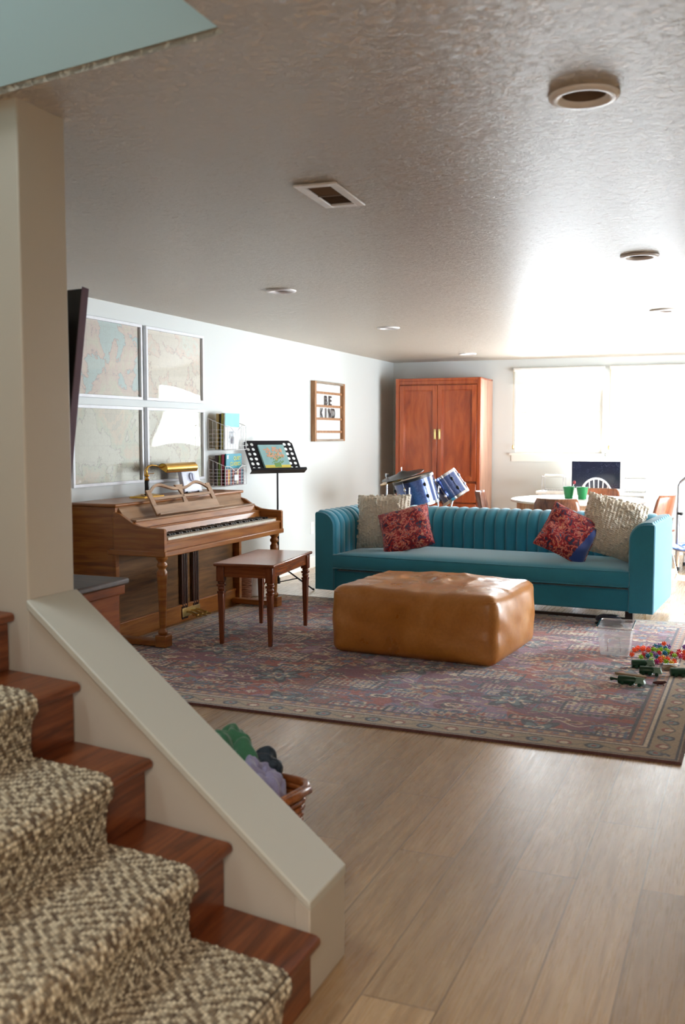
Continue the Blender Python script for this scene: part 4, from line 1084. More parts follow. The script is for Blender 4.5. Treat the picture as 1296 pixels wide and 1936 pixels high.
def letters(txt, z, h_, y0, sp):
    for k, ch in enumerate(txt):
        cu_ = bpy.data.curves.new('txt', 'FONT'); cu_.body = ch; cu_.size = 1; cu_.extrude = .02; cu_.offset = .028
        to = bpy.data.objects.new('txt', cu_); me = bpy.data.meshes.new_from_object(to); bpy.data.objects.remove(to)
        xs_ = [v_.co.x for v_ in me.vertices]; ys_ = [v_.co.y for v_ in me.vertices]
        cxm = (min(xs_) + max(xs_)) / 2; hh_ = max(ys_); ww_ = max(xs_) - min(xs_)
        for v_ in me.vertices:
            v_.co.x = (v_.co.x - cxm) * (.070 / max(ww_, .5)); v_.co.y *= h_ / hh_; v_.co.z *= .08
        me.materials.append(M['black'])
        o = bpy.data.objects.new('letter', me); C.objects.link(o); o.parent = lbd
        o.matrix_local = T(.022, y0 + k * sp, z + .0125) @ RZ(90) @ RX(90)
letters('BE', RZS[2], .098, .355, .115); letters('KIND', RZS[1], .10, .245, .105)

# ------------------------------------------------------------------ television on the stair wall and console beneath
tv = thing('television', 'flat television seen edge-on from behind, tilted down beside the stair column', 'television', M=T(-2.068, 2.70, 1.475) @ RZ(180 - 9.7) @ RX(0))
TM = RX(8.5)
a = MB(); a.M = TM; a.box(0.004, 1.25, -.022, -.006, -.375, .39); a.box(.10, 1.15, -.006, .05, -.30, .30); o = ob('back_shell', a, M['screen'], tv, bevel=.006)
a = MB(); a.M = TM; a.box(0, .004, -.034, -.004, -.385, .395); a.box(0.004, 1.254, -.034, -.022, -.385, -.37); a.box(0.004, 1.254, -.034, -.022, .38, .395); a.box(1.25, 1.254, -.034, -.004, -.37, .38); ob('bezel', a, M['bezel'], tv, bevel=.002)
a = MB(); a.M = TM; a.box(.005, 1.249, -.026, -.0225, -.369, .379); ob('screen', a, M['black'], tv)
tvm = tv.matrix_world.copy()
a = MB(); a.box(.55, .75, .0, .012, -.12, .12, T(0, .125, 0)); a.box(.62, .68, .03, .125, -.04, .04); ob('wall_mount', a, M['black'], tv, bevel=.003)

cn = thing('media_console', 'low cherry console with dark top partly hidden behind the sloping stair wall', 'console', (-2.31, 2.88, 0))
a = MB(); a.box(-1.5, 0, 0, .49, .775, .80); ob('top', a, M['console_top'], cn, bevel=.007)
a = MB(); a.box(-1.48, -.03, .03, .46, .05, .735); ob('cabinet_body', a, M['console'], cn, bevel=.003)
a = MB(); a.box(-1.49, -.012, .012, .478, .735, .7745); ob('moulding', a, M['console'], cn, bevel=.006)
a = MB(); a.box(-1.46, -.05, .05, .44, 0, .05); ob('plinth', a, M['console_top'], cn)
for k in range(3):
    a = MB(); a.box(-1.46 + k * .475, -1.0 + k * .475, .46, .478, .08, .72); d_ = ob('door', a, M['console'], cn, bevel=.003)
    a = MB(); a.sphere((-1.05 + k * .475, .492, .42), .014, 10); ob('knob', a, M['oldbrass'], d_, smooth=180)
cdl = thing('candle_jar', 'small clear jar with a brass holder on the dark console top', 'candle', (-2.50, 3.20, .80))
a = MB(); a.lathe([(.034, .001), (.036, .006), (.036, .04), (.033, .04), (.033, .006)], 20, cap=False); a.lathe([(.001, .001), (.034, .001)], 20, cap=False); ob('jar', a, glassy('jar_glass', f0=1.5), cdl, smooth=60)
a = MB(); a.lathe([(.012, .002), (.012, .065), (.016, .07), (.016, .076), (.01, .078)], 14, T(-.012, .004, 0)); ob('holder', a, M['brass'], cdl, smooth=40)
a = MB(); a.lathe([(.028, .002), (.028, .02)], 18); ob('wax', a, M['paper'], cdl, smooth=40)
sp_ = thing('media_box', 'black topped speaker box with white side standing on the console', 'speaker', (-2.60, 3.13, .80))
a = MB(); a.box(-.30, .0, .0, .12, .0, .185); ob('body', a, flat('speaker_white', (214, 214, 216), .4), sp_, bevel=.003)
a = MB(); a.box(-.31, .03, -.01, .13, .186, .208); a.box(-.022, -.008, -.006, -.0005, .0, .185); ob('trim', a, M['black'], sp_, bevel=.002)

# ------------------------------------------------------------------ wardrobe
wd = thing('wardrobe', 'tall reddish cherry wardrobe with two doors and brass pulls in the corner', 'wardrobe', (-3.93, 11.285, 0))
WW, WDp, WH = 1.035, .585, 2.03
a = MB(); a.box(0, .02, .02, WDp, .0, WH - .02); ob('side_panel', a, M['wardrobe_side'], wd, bevel=.002); a = MB(); a.box(WW - .02, WW, .02, WDp, .0, WH - .02); ob('side_panel', a, M['wardrobe_side'], wd, bevel=.002)
a = MB(); a.box(.02, WW - .02, .03, WDp, .06, WH - .03); ob('carcass', a, M['wardrobe'], wd)
a = MB(); a.box(0, .045, 0, .0295, 0, WH); a.box(WW - .04, WW, 0, .0295, 0, WH); a.box(.045, WW - .04, .0, .0295, WH - .03, WH); a.box(.045, WW - .04, .006, .0295, WH - .075, WH - .03); a.box(.045, WW - .04, 0, .0295, 1.955, 1.962 - .0); a.box(.045, WW - .04, 0, .0295, .0, .08)
a.box(0, WW, .0295, WDp, WH - .0195, WH + .0); ob('face_frame', a, M['wardrobe'], wd, bevel=.003)
def door(x0, x1, z0, z1, nm, parent):
    a = MB(); s = .055; y0, y1 = -.004, .024
    a.box(x0, x0 + s, y0, y1, z0, z1); a.box(x1 - s, x1, y0, y1, z0, z1); a.box(x0 + s, x1 - s, y0, y1, z0, z0 + s); a.box(x0 + s, x1 - s, y0, y1, z1 - s, z1); a.box(x0 + s, x1 - s, .014, .022, z0 + s, z1 - s)
    m_ = .012
    for (p0, p1, q0, q1) in ((x0 + s, x0 + s + m_, z0 + s, z1 - s), (x1 - s - m_, x1 - s, z0 + s, z1 - s), (x0 + s + m_, x1 - s - m_, z0 + s, z0 + s + m_), (x0 + s + m_, x1 - s - m_, z1 - s - m_, z1 - s)): a.box(p0, p1, .005, .0145, q0, q1)
    return ob(nm, a, M['wardrobe'], parent, bevel=.002)
dl = door(.05, .515, .825, 1.945, 'door', wd); dr = door(.521, WW - .045, .825, 1.945, 'door', wd)
for d_, x in ((dl, .490), (dr, .545)):
    a = MB(); a.box(x - .013, x + .013, -.010, -.0045, 1.315, 1.435); a.box(x - .007, x + .007, -.022, -.0105, 1.33, 1.42); ob('pull', a, M['oldbrass'], d_, bevel=.003)
for z0 in (.575, .335, .095):
    a = MB(); a.box(.05, WW - .045, -.004, .024, z0, z0 + .225); d_ = ob('drawer', a, M['wardrobe'], wd, bevel=.006)
    for x in ((.80, .24) if z0 > .5 else (.24, .80)):
        a = MB(); a.box(x - .05, x + .05, -.009, -.0045, z0 + .09, z0 + .15); a.box(x - .03, x + .03, -.016, -.0095, z0 + .105, z0 + .113); a.box(x - .03, x - .024, -.014, -.0095, z0 + .105, z0 + .135); a.box(x + .024, x + .03, -.014, -.0095, z0 + .105, z0 + .135); ob('pull', a, M['oldbrass'], d_, bevel=.002)

# ------------------------------------------------------------------ drum kit behind the sofa
def drum(label, Mx, r_, h, axisM, legs):
    t = thing('drum', label, 'drum', M=Mx, group='children drum kit behind the sofa')
    a = MB(); a.M = axisM; a.lathe([(r_ - .006, -h / 2), (r_, -h / 2 + .004), (r_, h / 2 - .004), (r_ - .006, h / 2)], 40); ob('shell', a, M['drum'], t, smooth=40)
    for s in (-1, 1):
        a = MB(); a.M = axisM; z = s * h / 2; a.lathe([(r_ + .002, z - .016), (r_ + .010, z - .014), (r_ + .010, z + .012), (r_ + .003, z + .014), (r_ - .004, z + .006)], 40, cap=False); ob('hoop', a, M['chrome' if s < 0 or legs == 'tom' else 'black'], t, smooth=50)
        a = MB(); a.M = axisM; a.lathe([(.001, z + s * .004), (r_, z + s * .004)], 40, cap=False); ob('drumhead', a, M['ivory'], t)
    for k in range(6):
        an = 2 * PI * k / 6 + .3; c_, s_ = math.cos(an), math.sin(an); a = MB(); a.M = axisM
        a.sphere((c_ * (r_ + .008), s_ * (r_ + .008), h * .22), .014, 8, sc=(1, 1, 1.5)); a.sphere((c_ * (r_ + .008), s_ * (r_ + .008), -h * .22), .014, 8, sc=(1, 1, 1.5)); a.cyl((c_ * (r_ + .008), s_ * (r_ + .008), -h / 2), (c_ * (r_ + .008), s_ * (r_ + .008), h / 2), .003, seg=6); ob('lug', a, M['black' if k % 2 else 'chrome'], t, smooth=50)
    return t
ft = drum('blue sparkle drum lying under the black cymbal, left one behind the sofa', T(-3.10, 9.55, .80), .20, .27, RY(-15) @ RX(6), 'floor')
for an in (30, 150, 270):
    x, y = .225 * math.cos(math.radians(an)), .225 * math.sin(math.radians(an)); a = MB(); a.tube([(x, y, .05), (x, y, -.70), (x * 1.15, y * 1.15, -.788)], .008, 8); a.sphere((x * 1.15, y * 1.15, -.785), .014, 8); ob('leg', a, M['chrome'], ft, smooth=50)
tmD = drum('tilted blue sparkle tom drum with white head in front of the wardrobe', T(-2.86, 9.90, .83), .145, .25, RX(6) @ RY(-34), 'tom')
a = MB(); a.tube([(.05, -.02, -.12), (.02, -.05, -.25), (.0, -.05, -.80)], .011, 10); a.cyl((-.03, -.06, -.2), (.05, -.04, -.2), .008, seg=8); a.sphere((.03, -.05, -.22), .022, 10)
for an in (0, 120, 240): a.cyl((0, -.05, -.62), (.26 * math.cos(math.radians(an + 20)), -.05 + .26 * math.sin(math.radians(an + 20)), -.822), .007, seg=8)
ob('stand', a, M['chrome'], tmD, smooth=50)
hh_ = thing('cymbal_stand', 'black and brass cymbals on a chrome stand left of the blue drums', 'cymbal', (-3.32, 9.28, 0), group='children drum kit behind the sofa')
a = MB(); a.cyl((0, 0, .25), (0, 0, .96), .008, seg=10); a.tube([(0, 0, .90), (.15, .03, .93), (.14, .03, 1.05)], .006, 8); a.lathe([(.016, .955), (.018, .96), (.018, .985), (.01, .99)], 12)
for an in (10, 130, 250): a.cyl((0, 0, .3), (.26 * math.cos(math.radians(an)), .26 * math.sin(math.radians(an)), .008), .007, seg=8)
ob('stand', a, M['chrome'], hh_, smooth=50)
CM = T(.15, .03, .985) @ RY(-13) @ RX(10)
a = MB(); a.M = CM; a.lathe([(.02, .028), (.035, .022), (.06, .008), (.215, -.016), (.215, -.019), (.06, .004), (.02, .02)], 40); ob('cymbal', a, M['black'], hh_, smooth=60)
a = MB(); a.M = CM @ T(-.05, 0, -.045) @ RY(-6); a.lathe([(.02, -.01), (.06, .002), (.19, .014), (.19, .010), (.06, -.006), (.02, -.02)], 40); ob('cymbal', a, M['brass'], hh_, smooth=60)

# ------------------------------------------------------------------ round table, chairs, cups
tb = thing('round_table', 'round white-topped play table in the glare by the windows', 'table', (-1.60, 10.22, 0))
a = MB(); a.M = Matrix.Diagonal((1, 1.04, 1, 1)); a.lathe([(.655, .695), (.672, .70), (.675, .712), (.668, .72)], 64); ob('tabletop', a, M['white'], tb, smooth=40)
a = MB(); a.M = Matrix.Diagonal((1, 1.04, 1, 1)); a.lathe([(.60, .60), (.61, .60), (.61, .6945), (.60, .6945)], 64, cap=False); ob('apron', a, wood('pale_birch_apron', (168, 128, 96), (196, 158, 124), (214, 180, 148), 2, 1), tb, smooth=40)
for an in (45, 135, 225, 315):
    x, y = .46 * math.cos(math.radians(an)), .46 * math.sin(math.radians(an)); a = MB(); a.tube([(x * 1.12, y * 1.2, .002), (x, y, .694)], [.018, .028], 14); ob('leg', a, M['white'], tb, smooth=50)
def chair(Mx, label):
    t = thing('dining_chair', label, 'chair', M=Mx, group='bent plywood chairs around the round table')
    def shell(th):
        def fn(u, v_):
            a_ = (u - .5) * 2; x = a_ * .215 * (1 - .1 * v_ ** 2); y = .20 + .06 * v_ - .07 * a_ * a_; z = .52 + v_ * .27
            r_ = .0
            if v_ > .75: x *= 1 - .10 * ((v_ - .75) / .25) ** 2
            return (x, y + th, z)
        return fn
    a = MB(); a.grid(shell(0), 14, 8); o = ob('backrest', a, M['plywood'], t, smooth=180); s = o.modifiers.new('solid', 'SOLIDIFY'); s.thickness = .012
    a = MB(); a.grid(shell(.0075), 14, 8); o2_ = ob('outer_laminate', a, M['plywood_light'], o, smooth=180); s = o2_.modifiers.new('solid', 'SOLIDIFY'); s.thickness = .003; s.offset = 1
    a = MB(); a.grid(lambda u, v_: ((u - .5) * .43 * (1 - .1 * (1 - v_)), -.2 + v_ * .4, .43 - .02 * math.sin(PI * v_) - .03 * (1 - v_) ** 4 + .012 * (2 * u - 1) ** 2), 12, 12); o = ob('seat', a, M['plywood'], t, smooth=180); s = o.modifiers.new('solid', 'SOLIDIFY'); s.thickness = .014
    for sx in (-1, 1):
        a = MB(); a.tube([(sx * .19, -.19, .001), (sx * .155, -.13, .405)], [.010, .013], 10); ob('leg', a, M['chrome'], t, smooth=50)
        a = MB(); a.tube([(sx * .20, .24, .001), (sx * .16, .15, .405), (sx * .15, .212, .56)], [.010, .012, .010], 10); ob('leg', a, M['chrome'], t, smooth=50)
    return t
ch0 = chair(T(-1.62, 9.32, 0) @ RZ(180), 'brown plywood chair on the sofa side of the round table')
copy_tree(ch0, T(-2.36, 10.08, 0) @ RZ(97), 'plywood chair with pale outer back at the table side facing the wardrobe')
copy_tree(ch0, T(-.92, 10.12, 0) @ RZ(-108), 'brown plywood chair at the round table above the toy-side sofa arm')
copy_tree(ch0, T(-1.50, 10.80, 0) @ RZ(-4), 'plywood chair on the window side of the round table behind the green cups')

def cup(Mx, label):
    t = thing('green_cup', label, 'cup', M=Mx, group='green cups on the round table')
    a = MB(); a.lathe([(.001, .001), (.040, .001), (.058, .118), (.061, .118), (.061, .123), (.055, .123), (.037, .006), (.001, .006)], 28, cap=False); ob('body', a, M['greenplastic'], t, smooth=50)
    return t
cup0 = cup(T(-1.70, 10.26, .7205), 'green cup on the round table, the one nearer the wardrobe'); copy_tree(cup0, T(-1.555, 10.20, .7205), 'green cup on the round table, the one nearer the white monitor chair')
brush = thing('paint_brush', 'red-tipped brush sticking up from the cup nearer the wardrobe', 'brush', M=T(-1.69, 10.26, .728) @ RY(16) @ RX(4))
a = MB(); a.cyl((0, 0, .006), (0, 0, .15), .004, seg=8); ob('handle', a, M['whitemetal'], brush, smooth=60)
a = MB(); a.sphere((0, 0, .165), .016, 10, sc=(1, .7, 1.3)); ob('tip', a, flat('red_brush_tip', (150, 50, 60), .5), brush, smooth=180)

# ------------------------------------------------------------------ desk under the window with computer
dsk = thing('white_desk', 'white desk against the back wall under the window sill', 'desk', (-1.62, 11.52, 0))
a = MB(); a.box(-.62, .62, -.24, .33, .70, .73); ob('desktop', a, M['white'], dsk, bevel=.003)
for x in (-.58, .58):
    for y in (-.2, .29): a = MB(); a.box(x - .02, x + .02, y - .02, y + .02, 0, .6995); ob('leg', a, M['white'], dsk, bevel=.002)
mo = thing('computer_monitor', 'white framed computer monitor with dark speckled screen under the window', 'monitor', (-1.615, 11.56, .7302))
a = MB(); a.box(-.29, .29, 0, .02, .0 + .01, .345); ob('housing', a, M['white'], mo, bevel=.006)
m, nt, b = newmat('dark_glossy_screen'); setp(b, Roughness=.18, Base_Color=lin(24, 28, 44))
vv = nt.nodes.new('ShaderNodeTexVoronoi'); vv.inputs['Scale'].default_value = 90; nt.links.new(coord(nt), vv.inputs['Vector']); n_ = noise(nt, coord(nt), 9, 4)
f_ = math_(nt, 'MULTIPLY', ramp(nt, vv.outputs['Distance'], [(.05, (1, 1, 1, 1)), (.3, (0, 0, 0, 1))]), ramp(nt, n_, [(.45, (0, 0, 0, 1)), (.7, (1, 1, 1, 1))]))  # pale specks: a starry reflection painted into the screen colour
nt.links.new(mix(nt, f_, lin(24, 28, 46), lin(120, 124, 150)), b.inputs['Base Color'])
a = MB(); a.box(-.27, .27, -.0015, -.0002, .03, .335); ob('screen', a, m, mo)
a = MB(); a.box(-.1, .1, -.06, .08, .0, .008); a.box(-.03, .03, .021, .032, .008, .2); ob('stand', a, M['white'], mo)
# white windsor chair
wc = thing('windsor_chair', 'white spindle-back windsor chair in front of the dark monitor', 'chair', (-1.555, 11.34, 0))
a = MB(); a.M = T(0, 0, 0); a.lathe([(.17, .43), (.19, .44), (.19, .455), (.17, .46)], 24); ob('seat', a, M['white'], wc, smooth=50)
a = MB(); hp = [(.185 * math.cos(PI * k / 20), -.15 - .03 * math.sin(PI * k / 20), .46 + .43 * math.sin(PI * k / 20) ** .55) for k in range(21)]; a.tube(hp, .011, 10); ob('hoop', a, M['white'], wc, smooth=60)
for k in range(6):
    x = -.125 + k * .05; u_ = x / .185; zt_ = .46 + .43 * math.sin(math.acos(u_)) ** .55; a = MB(); a.tube([(x * .7, -.13, .455), (x, -.15 - .03 * math.sin(math.acos(u_)), zt_)], .0055, 8); ob('spindle', a, M['white'], wc, smooth=60)
for sx in (-1, 1):
    for sy in (-1, 1): a = MB(); a.tube([(sx * .16, sy * .16, .001), (sx * .1, sy * .1, .432)], [.010, .015], 10); ob('leg', a, M['white'], wc, smooth=60)
# two wire desk shelves
def desk_rack(Mx, label, nsh):
    t = thing('desk_rack', label, 'desk organiser', M=Mx, group='wire racks on the white desk')
    for k in range(nsh):
        z = .155 * (k / max(1, nsh - 1)) if nsh > 1 else .13; a = MB(); z = .004 + z
        a.tube([(-.12, -.09, z), (.12, -.09, z), (.12, .09, z), (-.12, .09, z)], .0035, 6, closed=True)
        for j in range(9): a.cyl((-.12 + .03 * j, -.09, z), (-.12 + .03 * j, .09, z), .0018, seg=5)
        ob('shelf', a, M['steel'], t)
    for x in (-.12, .12):
        for y in (-.09, .09): a = MB(); a.cyl((x, y, 0), (x, y, .172), .004, seg=8); ob('post', a, M['steel'], t)
    return t
desk_rack(T(-2.075, 11.50, .7302), 'wire desk rack with papers on the desk end nearest the wardrobe', 2)
desk_rack(T(-1.16, 11.42, .7302), 'wire desk rack with a paper tray on the desk end nearest the trampoline', 2)
for k, (x, y, z, lb_) in enumerate(((-2.075, 11.50, .893, 'stack of white papers on top of the wire rack nearest the wardrobe'), (-1.16, 11.42, .893, 'stack of white papers on top of the wire rack nearest the trampoline'))):
    p_ = thing('paper_stack', lb_, 'papers', (x, y, z), 6, group='paper stacks on the desk racks'); a = MB()
    for j in range(5): a.box(-.10, .10, -.075, .075, j * .004, j * .004 + .003, RZ(j * 2 - 4))
    ob('sheets', a, M['paper'], p_)

# ------------------------------------------------------------------ trampoline with handle bar
tp = thing('mini_trampoline', 'small blue trampoline with a grey handle bar at the edge behind the sofa', 'trampoline', (-.26, 10.72, 0))
a = MB(); a.lathe([(.43, .205), (.455, .215), (.46, .225), (.45, .238), (.36, .242), (.36, .225), (.43, .21)], 48, cap=False); ob('safety_pad', a, M['blue_mat'], tp, smooth=60)
a = MB(); a.lathe([(.001, .226), (.37, .226)], 48, cap=False); ob('jumping_mat', a, M['black'], tp)
a = MB(); a.tube([(.44 * math.cos(2 * PI * k / 40), .44 * math.sin(2 * PI * k / 40), .212) for k in range(40)], .012, 8, closed=True); ob('ring', a, M['steel'], tp, smooth=180)
for an in (205, 265, 325, 25, 85, 145):
    c_, s_ = math.cos(math.radians(an)), math.sin(math.radians(an)); a = MB(); a.cyl((.42 * c_, .42 * s_, .012), (.42 * c_, .42 * s_, .21), .012, seg=12); l_ = ob('leg', a, M['whitemetal'], tp, smooth=40)
    a = MB(); a.lathe([(.016, 0), (.016, .035)], 12, T(.42 * c_, .42 * s_, 0)); ob('rubber_foot', a, M['black'], l_, smooth=40)
a = MB(); a.tube([(-.41, .10, .02), (-.41, .10, .84), (-.395, .10, .885), (-.35, .09, .93), (-.24, .09, .985), (.24, .09, .985), (.35, .09, .93), (.395, .10, .885), (.41, .10, .84), (.41, .10, .02)], .014, 12); a.cyl((-.41, .10, .02), (-.41, .10, .62), .018, seg=12); a.cyl((.41, .10, .02), (.41, .10, .62), .018, seg=12); ob('handle_bar', a, M['steel'], tp, smooth=60)
a = MB(); a.cyl((-.41, .07, .56), (-.38, .05, .56), .014, seg=10); a.sphere((-.375, .05, .56), .018, 10); a.cyl((-.41, .10, .0), (-.41, .10, .03), .022, seg=10); ob('knob', a, M['black'], tp, smooth=50)

# ------------------------------------------------------------------ things on the rug near the sofa
tubo = thing('storage_tub', 'clear empty plastic tub on the rug beside the scattered toys', 'plastic tub', (-.745, 6.37, RZ0), 2)
a = MB()
def rr(hx, hy, z, r_=.02, n_=5):
    p = []
    for cx_, cy_, a0 in ((hx - r_, hy - r_, 0), (-hx + r_, hy - r_, 90), (-hx + r_, -hy + r_, 180), (hx - r_, -hy + r_, 270)):
        for k in range(n_): an = math.radians(a0 + 90 * k / (n_ - 1)); p.append((cx_ + r_ * math.cos(an), cy_ + r_ * math.sin(an), z))
    return p
def loft(mb, rings, cap0=True):
    n_ = len(rings[0]); vs = [p for r_ in rings for p in r_]; fs = []
    for i in range(len(rings) - 1):
        for k in range(n_): fs.append((i * n_ + k, i * n_ + (k + 1) % n_, (i + 1) * n_ + (k + 1) % n_, (i + 1) * n_ + k))
    if cap0: fs.append(tuple(range(n_ - 1, -1, -1)))
    mb.add(vs, fs)
loft(a, [rr(.082, .125, 0.001), rr(.088, .132, .02), rr(.104, .155, .172)]); o = ob('body', a, M['tub'], tubo, smooth=40); s = o.modifiers.new('solid', 'SOLIDIFY'); s.thickness = .0025
a = MB(); a.tube(rr(.107, .158, .176), .0055, 6, closed=True); a.tube([(-.04, -.131, .025), (-.034, -.148, .115), (.034, -.148, .115), (.04, -.131, .025)], .0022, 5); a.tube([(-.04, .145, .1), (-.034, .15, .135), (.034, .15, .135), (.04, .145, .1)], .0022, 5); ob('rim', a, glassy('tub_rim_plastic', (235, 240, 245), f0=2.2), tubo, smooth=180)
rm_ = thing('navy_slipper', 'navy shoe lying under the front edge of the sofa by its leg', 'shoe', (-.90, 7.24, RZ0), -18)
a = MB(); a.sphere((0, 0, .042), .1, 18, sc=(1.05, .42, .38)); a.box(-.06, .06, -.03, .03, .03, .075); o = ob('upper', a, M['navy'], rm_, smooth=180)
a = MB(); loft(a, [[(1.06 * .1 * math.cos(t_), .043 * math.sin(t_), z) for t_ in [2 * PI * k / 20 for k in range(20)]] for z in (.001, .014)]); a.box(.0, .07, -.02, .02, .074, .08); ob('sole', a, M['blackmetal'], rm_)

# spiky linking balls
BC = {'o': ('orange', (255, 92, 30)), 'g': ('lime green', (150, 206, 40)), 'b': ('teal blue', (30, 130, 160)), 'v': ('violet', (140, 84, 170)), 'p': ('magenta', (196, 40, 120)), 'r': ('red', (220, 40, 50)), 'y': ('yellow', (240, 190, 50))}
bead = {}
def spiky():
    a = MB(); a.sphere((0, 0, 0), .011, 10)
    for k in range(14):
        z = 1 - 2 * (k + .5) / 14; r_ = math.sqrt(1 - z * z); an = k * 2.39996; d_ = Vector((r_ * math.cos(an), r_ * math.sin(an), z))
        a.tube([d_ * .009, d_ * .0165], [.0045, .0032], 6)
    return a
for key, (nm, rgb) in BC.items():
    mm, nt, b = newmat('toy_' + nm.replace(' ', '_')); setp(b, Base_Color=lin(*rgb), Roughness=.3)
    me = ob('tmp', spiky(), mm, smooth=60); bead[key] = me.data; bpy.data.objects.remove(me)
BE = [(-0.632, 6.404, 'o'), (-0.62, 6.435, 'o'), (-0.607, 6.454, 'o'), (-0.592, 6.46, 'o'), (-0.578, 6.452, 'o'), (-0.562, 6.445, 'o'), (-0.551, 6.463, 'p'), (-0.54, 6.481, 'p'), (-0.525, 6.448, 'g'), (-0.509, 6.441, 'g'), (-0.516, 6.558, 'b'), (-0.502, 6.577, 'v'), (-0.487, 6.543, 'b'), (-0.468, 6.537, 'b'), (-0.477, 6.655, 'o'), (-0.443, 6.574, 'v'), (-0.481, 6.466, 'g'), (-0.447, 6.454, 'g'), (-0.431, 6.408, 'g'), (-0.451, 6.375, 'b'), (-0.634, 6.25, 'o'), (-0.576, 6.199, 'g'), (-0.564, 6.278, 'r'), (-0.541, 6.263, 'b'), (-0.525, 6.282, 'g'), (-0.516, 6.323, 'v'), (-0.498, 6.28, 'v'), (-0.482, 6.362, 'r'), (-0.48, 6.239, 'b'), (-0.501, 6.122, 'g'), (-0.475, 6.121, 'p'), (-0.464, 6.197, 'o'), (-0.447, 6.228, 'y'), (-0.426, 6.212, 'o'), (-0.425, 6.129, 'g'), (-0.449, 6.131, 'o'), (-0.41, 6.124, 'y'), (-0.382, 6.159, 'o'), (-0.391, 6.324, 'g'), (-0.409, 6.379, 'r'), (-0.375, 6.381, 'r'), (-0.364, 6.449, 'r'), (-0.346, 6.443, 'o'), (-0.343, 6.344, 'r'), (-0.356, 6.314, 'p'), (-0.348, 6.599, 'v'), (-0.329, 6.276, 'r')]
# spread so that no two interpenetrate
bp = [[x, y] for x, y, _ in BE]
for _ in range(60):
    for i in range(len(bp)):
        for j in range(i):
            dx_, dy_ = bp[i][0] - bp[j][0], bp[i][1] - bp[j][1]; d_ = math.hypot(dx_, dy_) or 1e-6
            if d_ < .0345:
                k_ = (.0346 - d_) / 2 / d_; bp[i][0] += dx_ * k_; bp[i][1] += dy_ * k_; bp[j][0] -= dx_ * k_; bp[j][1] -= dy_ * k_
for (x, y), (_, _, c_) in zip(bp, BE):
    o = bpy.data.objects.new('spiky_ball', bead[c_]); C.objects.link(o); o.location = (x, y, RZ0 + .0165); o.rotation_euler = (random.random() * 3, random.random() * 3, random.random() * 3)
    tag(o, '%s spiky toy ball among the scattered balls on the rug' % BC[c_][0], 'toy ball', '%s spiky balls on the rug' % BC[c_][0])
# small plastic toys: jeep-like green pieces
def toy(label, x, y, rz, L_, kind=0, mat=None, name='toy_tank'):
    t = thing(name, label, 'toy', (x, y, RZ0), rz, group='small plastic toys on the rug')
    a = MB(); a.tube([(-L_ * .5, 0, .024), (-L_ * .48, 0, .024), (L_ * .1, 0, .026), (L_ * .14, 0, .022)], [.016, .0235, .0235, .017], 16); ob('body', a, mat or M['toygreen'], t, smooth=50)
    a = MB(); a.frustum(.06, .036, .014, .04, .026, .040, T(L_ * .30, 0, 0)); a.box(L_ * .14, L_ * .46, -.004, .004, .036, .048); ob('cab', a, M['toygreen_light'] if kind != 2 else M['toygreen'], t, bevel=.003)
    for sx in (-.3, .0, .32):
        a = MB()
        a.cyl((sx * L_, -.026, .011), (sx * L_, .026, .011), .010, seg=12); ob('wheel', a, M['toygreen'], t, smooth=40)
    if kind == 1:
        a = MB(); a.tube([(-L_ * .5, 0, .02), (-L_ * .66, .005, .022), (-L_ * .8, .01, .018)], [.007, .006, .011], 8); ob('hose', a, M['toygreen'], t, smooth=60)
    return t
toy('dark green toy cylinder truck nearest the plastic tub', -.545, 5.985, 14, .13, 0)
toy('dark green toy with pale joints lying beside the tan plank', -.487, 5.82, -6, .12, 0)
toy('dark green toy truck with trailing hose, nearest the rug border', -.560, 5.545, -12, .15, 1)
toy('dark green toy with white roof at the edge of the toy group', -.320, 5.86, 20, .13, 2)
pkp = thing('toy_plank', 'tan flat toy plank on the rug between the green toys', 'toy', (-.59, 5.745, RZ0), -14, group='small plastic toys on the rug')
a = MB(); a.prism([(-.09, -.004), (-.06, -.014), (.08, -.018), (.095, 0), (.08, .018), (-.06, .014)], 2, .001, .014); ob('plank', a, M['toytan'], pkp, bevel=.002)
wh = thing('toy_ramp', 'small tan and white toy ramp by the spiky balls', 'toy', (-.385, 6.00, RZ0), 20, group='small plastic toys on the rug')
a = MB(); a.prism([(-.05, .001), (.05, .001), (.05, .012), (-.01, .03), (-.05, .012)], 1, -.025, .025); ob('ramp', a, M['toytan'], wh, bevel=.002)
a = MB(); a.box(-.048, .048, -.006, .006, .0305, .034, T(0, 0, 0)); ob('stripe', a, M['white'], wh)
dr_ = thing('toy_figure', 'tiny maroon toy animal lying on the rug near the green toys', 'toy', (-.42, 5.60, RZ0), 10, group='small plastic toys on the rug')
a = MB(); a.tube([(-.035, 0, .012), (-.015, 0, .013), (.015, 0, .014), (.03, .004, .018), (.038, .006, .016)], [.004, .010, .011, .008, .004], 8)
for s in (-.015, .015): a.cyl((s, .006, .012), (s - .006, .02, .003), .003, seg=6); a.cyl((s, -.006, .012), (s + .006, -.02, .003), .003, seg=6)
ob('body', a, M['toyred'], dr_, smooth=60)

